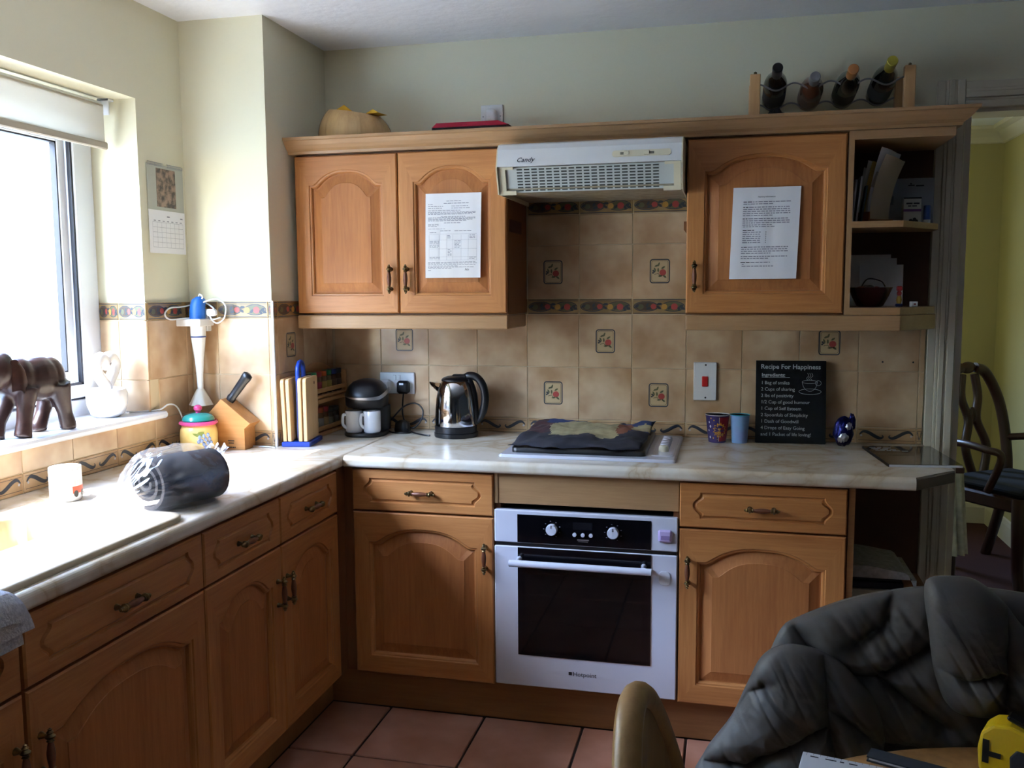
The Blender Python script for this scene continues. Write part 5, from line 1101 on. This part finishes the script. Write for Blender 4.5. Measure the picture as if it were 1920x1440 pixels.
# ---------------------------------------------------------------- open end shelves
SZ1, SZ0 = 1.6725, 1.3975
t = thing('letter_rack', 'small wooden letter rack stuffed with envelopes on the upper shelf', 'letter rack', (1.222, -0.19, SZ1), -0.95)
B('tray', CARC, t, (-0.035, 0.03, -0.05, 0.05, 0.0, 0.012), (-0.035, 0.03, -0.054, -0.048, 0.0, 0.035), b=0.001)
env = ['#b5b0a4', '#c8c4ba', '#a88a3c', '#9a968c', '#c4c4c8', '#a89a84']
for i in range(6):
    x = -0.030+0.010*i; h = (0.17, 0.19, 0.185, 0.15, 0.225, 0.20)[i]; ln = 0.02+0.010*i
    MB().grid(lambda u, v: (x+ln*v*v*0.9+0.004*math.sin(5*u), -0.042+0.085*u, 0.0125+h*v-(0.02*u*v)), 6, 8).build('envelope', mat('envelope_paper', env[i], 0.8), t)
for i, (x, c, nm, h, l_) in enumerate(((1.145, '#8f9096', 'grey', .14, .005), (1.157, '#c0c0c4', 'white', .15, .012), (1.172, '#2c3f52', 'blue', .12, .012))):
    o = MB().box(-0.003, 0.003, -0.045, 0.045, 0, h, b=0.0006, M=Matrix.Rotation(0.07+0.03*i, 4, 'Y')).build('booklet', mat('booklet_cover', c, 0.6), None, (x, -0.20, SZ1+0.0004))
    tag(o, f'thin {nm} booklet standing at the left end of the upper shelf', 'booklet', 'booklets on the upper shelf')
t = thing('laptop_box', 'pale grey flat cardboard box standing at the back of the upper shelf', 'box', (1.345, -0.040, SZ1+0.0003))
B('carton', mat('grey_card', '#8f9296', 0.6), t, (-0.085, 0.083, -0.015, 0.015, 0.0, 0.158), b=0.001)
B('printed_logo', PRINT_D, t, (0.0, 0.02, -0.0155, -0.015, 0.132, 0.136), (0.025, 0.05, -0.0155, -0.015, 0.130, 0.135), (0.006, 0.011, -0.0155, -0.015, 0.137, 0.142))
B('printed_square', mat('grey_print2', '#6c7074', 0.6), t, (-0.078, -0.045, -0.0155, -0.015, 0.07, 0.10))
t = thing('medicine_box', 'small white medicine carton with a purple stripe on the upper shelf', 'box', (1.345, -0.125, SZ1+0.0003), 0.1)
B('carton', mat('white_card', '#b9b6ae', 0.6), t, (-0.028, 0.028, -0.012, 0.012, 0.0, 0.086), b=0.001)
B('stripe', mat('purple_stripe', '#6a3c78', 0.6), t, (-0.0282, 0.0282, -0.0126, -0.0118, 0.040, 0.048)); B('dark_edge', BLACK_M, t, (-0.0282, 0.0282, -0.0126, -0.0118, 0.082, 0.0862))
mb = MB()
for q in ((-.02, .0, .064, .069), (.003, .022, .064, .069), (-.014, -.004, .056, .060), (-.001, .014, .056, .060)): mb.box(q[0], q[1], -0.0125, -0.012, q[2], q[3])
for c_ in ((-.004, .010), (.008, .014), (.014, .008), (.002, .006)): mb.ell((c_[0], -0.012, c_[1]), (0.006, 0.0006, 0.006), 8, 5)
mb.build('carton_print', PRINT_D, t)
t = thing('inhaler', 'small blue capped bottle at the right end of the upper shelf', 'bottle', (1.396, -0.118, SZ1+0.0003))
MB().lathe([(0.011, 0), (0.011, 0.012), (0.0105, 0.013)], 16).build('base', WHITE_M, t); MB().lathe([(0.0118, 0.0131), (0.0118, 0.056), (0.010, 0.060), (0.0005, 0.061)], 16).build('cap', mat('blue_cap', '#2b4a8c', 0.4), t)
for i, (x0, w, h, dy, nm) in enumerate(((1.149, 0.155, 0.178, -0.028, 'rear white sheet of paper standing on the lower shelf'), (1.150, 0.172, 0.165, -0.036, 'large front white sheet of paper standing behind the red bowl'), (1.20, 0.142, 0.142, -0.046, 'small white card leaning right of the papers on the lower shelf'))):
    o = MB().box(0, w, -0.001, 0.001, 0, h, M=Matrix.Rotation(-0.05, 4, 'X')).build('paper_sheet', PAPER, None, (x0, dy, SZ0+0.0005)); tag(o, nm, 'paper', 'papers on the lower shelf')
t = thing('fruit_bowl', 'dark red bowl full of odds and ends on the lower shelf', 'bowl', (1.214, -0.2, SZ0+0.0003))
MB().lathe([(0.035, 0), (0.042, 0.004), (0.058, 0.035), (0.068, 0.060), (0.070, 0.064), (0.066, 0.063), (0.054, 0.035), (0.036, 0.008), (0.0005, 0.007)], 28).build('bowl', mat('maroon_glaze', '#3c1518', 0.25), t)
rr2 = random.Random(2)
for i in range(7): MB().ell((0.035*math.cos(i*0.9), 0.035*math.sin(i*0.9), 0.052+0.004*(i % 3)), (0.018, 0.014, 0.012), 10, 6).build('trinket', mat('trinket', ('#1a1518', '#6a2a1c', '#22262e')[i % 3], 0.4), t)
MB().tube(catmull([(-0.03, -0.01, 0.065), (-0.01, -0.01, 0.092), (0.03, -0.01, 0.085), (0.045, -0.01, 0.066)], 5), 0.002, 6).build('wire_loop', BLACK, t)
t = thing('toy_figure', 'tiny red and yellow toy figure on the lower shelf', 'toy', (1.303, -0.21, SZ0+0.0003))
B('feet', mat('toy_blue', '#22305e', 0.4), t, (-0.011, 0.011, -0.008, 0.008, 0.0, 0.010), b=0.002); MB().lathe([(0.007, 0.0102), (0.009, 0.022), (0.006, 0.036)], 12).build('body', mat('toy_yellow', '#c9a13c', 0.4), t)
MB().lathe([(0.006, 0.0362), (0.008, 0.045), (0.005, 0.052)], 12).build('head', mat('toy_red', '#a82a22', 0.4), t); B('hat', mat('toy_red2', '#b8242a', 0.4), t, (-0.009, 0.009, -0.007, 0.007, 0.0522, 0.068), b=0.003)
t = thing('small_cube', 'tiny white cube box at the right of the lower shelf', 'box', (1.350, -0.2, SZ0+0.0003), 0.2)
B('cube', PAPER, t, (-0.010, 0.010, -0.010, 0.010, 0.0, 0.017), b=0.001); B('cube_mark', mat('mark_red', '#8c3030', 0.5), t, (-0.004, 0.004, -0.0104, -0.010, 0.006, 0.011))
# stack of papers and magazines in the low end unit
zs = 0.4405
for i, (h, c, nm) in enumerate(((.045, '#6a7a7c', 'teal and white bundle of newspapers at the bottom of the low shelf stack'), (.035, '#9a9484', 'cream bundle of newspapers in the low shelf stack'), (.022, '#16182a', 'lower dark blue folder in the low shelf stack'), (.02, '#101018', 'upper black folder in the low shelf stack'))):
    w = 0.165-0.004*i
    o = B('newspaper_bundle' if i < 2 else 'folder', mat('stack_cover', c, 0.8, col2='#%02x%02x%02x' % tuple(max(0, int(c[k:k+2], 16)-14) for k in (1, 3, 5)), scale=120, stretch=(0.02, 0.02, 3)), None, (1.145, 1.145+w, -0.50+0.01*i, -0.24, zs, zs+h), b=0.002)
    tag(o, nm, 'newspapers' if i < 2 else 'folder'); zs += h+0.0005
mb = MB(); mb.grid(lambda u, v: (1.143+0.19*u+(0.006 if u > .9 else 0), -0.51+0.25*v, zs+0.030+0.008*math.sin(4*u+1)-0.06*max(0, u-.86)/.14), 16, 4); mb.grid(lambda u, v: (1.333-0.19*u, -0.51+0.25*v, zs+0.0005+0.004*math.sin(3*u)), 16, 4); mb.grid(lambda u, v: (1.143+0.19*u, -0.51, zs+0.0005+(0.030+0.008*math.sin(4*u+1)-0.06*max(0, u-.86)/.14)*v), 16, 1)
tag(mb.build('newspaper', mat('newsprint', '#8f8b84', 0.9, col2='#7a7670', scale=60)), 'loosely folded newspaper on top of the low shelf stack', 'newspaper')

# ---------------------------------------------------------------- foreground
t = thing('dining_table', 'round light brown table at the bottom right corner', 'table', (1.258, -2.5, 0))
MB().lathe([(0.565, 0.712), (0.578, 0.716), (0.585, 0.726), (0.583, 0.736), (0.576, 0.74), (0.0005, 0.74)], 96).build('tabletop', TABLEW, t)
MB().lathe([(0.05, 0.02), (0.045, 0.1), (0.06, 0.2), (0.04, 0.35), (0.055, 0.6), (0.09, 0.7115)], 24).build('pedestal', CHAIRW, t)
for k in range(4):
    a = PI/4+PI/2*k; MB().tube(catmull([(0.03*math.cos(a), 0.03*math.sin(a), 0.10), (0.15*math.cos(a), 0.15*math.sin(a), 0.09), (0.3*math.cos(a), 0.3*math.sin(a), 0.025)], 5), 0.022, 8).build('foot', CHAIRW, t)
# wooden chair at the left of the table, back seen almost edge-on
def chair(label, loc, rz, hgt):
    t = thing('dining_chair', label, 'chair', loc, rz, 'chairs at the round table')
    # faces local -y; back at y = 0
    W = 0.19
    def outl(s, k=1.0): return hgt-0.20*abs(s)**2.0*k
    N_ = 24; poly = []
    def P3(s, z, off): return (W*s, off-0.05*(1-s*s)*0+0.04*s*s*-1, z)
    mb = MB(); rings_ = []
    for i in range(N_+1):
        s = -1+2*i/N_; zt = outl(s)-0.014; y = -0.034*s*s; x = W*s; zb2 = 0.62
        rings_.append([(x, y-0.010, zb2), (x, y+0.010, zb2), (x, y+0.010, zt), (x, y-0.010, zt)])
    mb.rings(rings_, 0, True); mb.build('back_panel', CHAIRW, t)
    P = [(W*s*1.0, -0.034*s*s, outl(s)-0.012) for s in [-1+2*i/30 for i in range(31)]]
    mb = MB(); mb.tube(P, 0.017, 12); mb.build('top_rail', CHAIRW, t)
    for s in (-1, 1):
        MB().tube(catmull([(W*s, -0.035, outl(1)-0.01), (W*s*0.98, -0.03, 0.65), (W*s*0.95, -0.02, 0.45), (W*s*0.95, 0.03, 0.001)], 6), 0.018, 10).build('rear_leg', CHAIRW, t)
        MB().tube([(W*s*0.95, -0.40, 0.44), (W*s, -0.42, 0.001)], [0.02, 0.015], 10).build('front_leg', CHAIRW, t)
    MB().prism([(-W, -0.02), (-W-0.01, -0.2), (-W, -0.42), (W, -0.42), (W+0.01, -0.2), (W, -0.02)], 0.44, 0.465, 'z', b=0.006).build('seat', CHAIRW, t)
    return t
chair('honey wooden chair with an arched back, in front of the oven', (0.655, -2.39, 0), PI/2-0.05, 0.985)
chair('wooden chair under the grey padded jacket', (1.10, -1.77, 0), -0.08, 0.93)
# grey padded jacket over the far chair
JK = mat('grey_nylon', '#494644', 0.55, col2='#524e4b', scale=18, bump=0.25, bscale=50, spec=0.4)
t = thing('padded_jacket', 'dark grey padded jacket draped over a chair behind the table', 'jacket', (1.05, -1.86, 0))
def segd(p_, a, b):
    ab = b-a; k = max(0, min(1, (p_-a).dot(ab)/max(ab.length_squared, 1e-9))); return (p_-(a+ab*k)).length
def puff(name, poly, c, seams, y0, dep, back, puffd, na=150, nr=80, wr=0.006, seed=0, tilt=(0, 0)):
    pts = catmull([(p_[0], p_[1], 0) for p_ in poly], 24, True); pts = [Vector((p_[0], p_[1])) for p_ in pts]; n = len(pts); C = Vector(c)
    S = [(Vector(a), Vector(b)) for s in seams for a, b in zip(s[:-1], s[1:])]
    mb = MB(); F, K = [], []
    for j in range(nr+1):
        rho = j/nr; rf, rk = [], []
        for q in pts:
            w = C+(q-C)*rho
            edge = math.sqrt(max(0.0, 1-rho**2.6))
            ds = min([segd(w, a, b) for a, b in S]) if S else 1
            pf = puffd*(1-math.exp(-(ds/0.016)**0.9))
            wn = wr*(noise.noise(Vector((w.x*11+seed, w.y*8+w.x*7, seed)))+0.25*noise.noise(Vector((w.x*30+w.y*16, w.y*18-w.x*14, seed+5))))
            cr = -0.007*math.exp(-ds/0.03)*abs(noise.noise(Vector((w.x*55, w.y*55, seed))))-0.006*max(0, 1-5*abs(noise.noise(Vector((w.x*15+w.y*12, (w.y-w.x)*1.6, seed+2)))))-0.0035*max(0, 1-4*abs(noise.noise(Vector((w.x*34+w.y*22, (w.y-w.x)*3, seed+7)))))*(0.3+math.exp(-ds/0.05))
            d_ = edge*(dep+pf+wn+cr)
            yt = tilt[0]*(w.x-C.x)+tilt[1]*(w.y-C.y)
            rf.append((w.x-1.05, y0+yt-d_+1.86, w.y)); rk.append((w.x-1.05, y0+yt+edge*back+1.86, w.y))
        F.append(rf); K.append(rk)
    mb.rings(F, 0, True, False, False); mb.rings([r[::-1] for r in K], 0, True, False, False)
    return mb.build(name, JK, t)
body = [(0.75, 0.60), (0.80, 0.745), (0.834, 0.831), (0.853, 0.876), (0.877, 0.897), (0.953, 0.935), (1.02, 0.956), (1.095, 0.970), (1.20, 0.972), (1.30, 0.95), (1.36, 0.88), (1.40, 0.70), (1.38, 0.50), (1.05, 0.45), (0.82, 0.47)]
puff('body', body, (1.06, 0.72), [[(0.877, 0.885), (0.913, 0.833), (0.94, 0.815), (1.008, 0.818), (1.10, 0.885)], [(1.008, 0.818), (1.06, 0.78), (1.11, 0.745)], [(0.94, 0.815), (0.93, 0.74), (0.98, 0.66)], [(0.973, 0.867), (1.014, 0.905), (1.03, 0.955)], [(0.80, 0.745), (0.88, 0.72), (1.1, 0.70), (1.38, 0.72)], [(0.78, 0.60), (1.05, 0.58), (1.38, 0.6)]], -1.855, 0.025, 0.09, 0.040, seed=1)
slv = [(0.715, 0.60), (0.729, 0.663), (0.773, 0.733), (0.797, 0.791), (0.821, 0.843), (0.854, 0.867), (0.895, 0.868), (0.936, 0.854), (0.969, 0.826), (1.003, 0.786), (1.02, 0.72), (1.0, 0.64), (0.93, 0.57), (0.82, 0.545)]
puff('sleeve', slv, (0.88, 0.71), [[(0.775, 0.735), (0.80, 0.785), (0.825, 0.80)], [(0.92, 0.857), (0.926, 0.786), (0.93, 0.745)], [(0.926, 0.777), (0.97, 0.748), (1.01, 0.715)], [(0.926, 0.745), (0.86, 0.70), (0.80, 0.665), (0.73, 0.655)], [(0.93, 0.745), (0.95, 0.66), (0.94, 0.58)]], -1.90, 0.030, 0.05, 0.035, seed=4)
hood = [(1.073, 1.0), (1.103, 1.007), (1.141, 1.004), (1.179, 0.976), (1.21, 0.937), (1.25, 0.90), (1.30, 0.87), (1.32, 0.80), (1.28, 0.775), (1.195, 0.785), (1.119, 0.790), (1.090, 0.839), (1.077, 0.915), (1.068, 0.974)]
puff('hood', hood, (1.17, 0.88), [[(1.092, 0.862), (1.13, 0.850), (1.18, 0.868)], [(1.185, 0.975), (1.182, 0.90), (1.19, 0.785)]], -1.915, 0.035, 0.06, 0.030, seed=8)
# tape measure, ruler, folder on the table
t = thing('tape_measure', 'yellow and black tape measure on the round table', 'tape measure', (1.178, -2.003, 0.7405), -0.45); t.scale = (1.12, 1.12, 1.12)
YLW = mat('yellow_plastic', '#e0b81c', 0.35); NVY = mat('navy_rubber', '#22252e', 0.55)
prof = [(-0.034, 0.0), (0.034, 0.0), (0.036, 0.03), (0.032, 0.052), (0.020, 0.066), (0.0, 0.071), (-0.020, 0.067), (-0.033, 0.054), (-0.037, 0.03)]
MB().prism(prof, -0.022, 0.022, 'y', b=0.004).build('case', YLW, t)
MB().prism([(0.004, -0.0008), (0.0355, -0.0008), (0.0375, 0.03), (0.033, 0.040), (0.010, 0.042), (0.002, 0.03)], -0.0235, 0.0235, 'y', b=0.002).build('rubber_grip', NVY, t)
mb = MB()
for q in ((-0.030, -0.022, 0.014, 0.046), (-0.022, -0.008, 0.024, 0.031)): mb.box(q[0], q[1], -0.0232, -0.0215, q[2], q[3])
mb.build('side_print', BLACK, t)
MB().box(-0.019, 0.019, -0.011, 0.011, 0.0, 0.006, b=0.002, M=Matrix.Translation((0.012, 0, 0.0685)) @ Matrix.Rotation(0.33, 4, 'Y')).build('belt_clip', BLACK, t)
t = thing('scale_ruler', 'white flat scale ruler with printed marks at the bottom edge of the picture', 'ruler', (0.882, -2.016, 0.7405), -0.2)
B('blade', mat('white_ruler', '#c9cace', 0.4), t, (0.0, 0.26, -0.09, 0.0, 0.0, 0.004), b=0.0008)
mb = MB()
for i in range(25): mb.box(0.006+0.01*i, 0.0064+0.01*i, -0.006 if i % 5 else -0.010, -0.001, 0.0041, 0.0043)
for x, w in ((0.012, 0.012), (0.034, 0.016), (0.055, 0.006), (0.068, 0.012)): mb.box(x, x+w, -0.0125, -0.0095, 0.0041, 0.0043)
mb.build('ruler_print', PRINT_D, t)
t = thing('dark_notebook', 'dark blue grey notebook on the round table beside the ruler', 'notebook', (0.985, -1.990, 0.7405), -0.36)
B('cover', mat('slate_blue_card', '#2b3038', 0.6), t, (0.0, 0.18, -0.030, 0.0, 0.0, 0.0022), (0.0, 0.18, -0.030, 0.0, 0.0062, 0.0084)); B('sheets', PAPER, t, (0.003, 0.177, -0.028, -0.003, 0.0023, 0.0061))

# ---------------------------------------------------------------- dining room things
t = thing('carver_chair', 'dark carved wooden armchair in the dining room beyond the doorway', 'chair', (2.06, 1.72, 0), 0.62)
for s in (-1, 1):
    MB().tube(catmull([(0.19*s, 0.10, 0.001), (0.19*s, 0.03, 0.25), (0.20*s, 0.0, 0.45), (0.215*s, 0.03, 0.65), (0.20*s, 0.07, 0.85), (0.13*s, 0.10, 1.0), (0.05*s, 0.105, 1.035)], 6), 0.028, 10).build('back_post', DARKW, t)
    MB().tube(catmull([(0.23*s, -0.42, 0.45), (0.25*s, -0.44, 0.30), (0.23*s, -0.43, 0.12), (0.25*s, -0.46, 0.02), (0.25*s, -0.46, 0.001)], 6), [0.035-0.0006*i for i in range(25)], 10).build('front_leg', DARKW, t)
    MB().tube(catmull([(0.215*s, 0.02, 0.66), (0.26*s, -0.12, 0.68), (0.27*s, -0.26, 0.67), (0.25*s, -0.33, 0.64), (0.25*s, -0.26, 0.46)], 6), 0.019, 10).build('arm', DARKW, t)
    MB().tube(catmull([(0.035*s, 0.01, 0.47), (0.075*s, 0.03, 0.62), (0.03*s, 0.06, 0.76), (0.06*s, 0.085, 0.88), (0.045*s, 0.10, 1.0)], 6), 0.022, 8).build('splat', DARKW, t)
MB().ell((0, 0.105, 1.035), (0.055, 0.02, 0.032), 14, 8).build('crest', DARKW, t); MB().ell((0, 0.065, 0.78), (0.028, 0.016, 0.05), 12, 8).build('splat_knot', DARKW, t)
B('seat_frame', DARKW, t, (-0.24, 0.24, -0.46, 0.03, 0.38, 0.45), b=0.01); B('cushion', mat('navy_cushion', '#171a24', 0.9), t, (-0.22, 0.22, -0.44, 0.0, 0.4505, 0.50), b=0.02)
t = thing('covered_table', 'table under a white patterned cloth in the dining room', 'table', (1.265, 0.85, 0))
B('tabletop', DARKW, t, (-0.42, 0.42, -0.40, 0.40, 0.72, 0.745), b=0.004)
for x in (-0.38, 0.38):
    for y in (-0.36, 0.36): B('leg', DARKW, t, (x-0.025, x+0.025, y-0.025, y+0.025, 0.001, 0.72), b=0.004)
TC = mat('cream_tablecloth', '#c6c0b0', 0.9, col2='#a8a292', scale=30)
def tcl(u, v):
    a = 2*PI*u; ex = 0.2; x = 0.434*math.copysign(abs(math.cos(a))**ex, math.cos(a)); y = 0.414*math.copysign(abs(math.sin(a))**ex, math.sin(a))
    if v < 0.3: k = v/0.3; return (x*k, y*k, 0.7475)
    d = (v-0.3)/0.7; f_ = 1+0.055*d*(0.6+math.sin(a*22)*0.6); return (x*f_, y*f_, 0.7475-0.36*d)
MB().grid(tcl, 160, 14).build('tablecloth', TC, t)
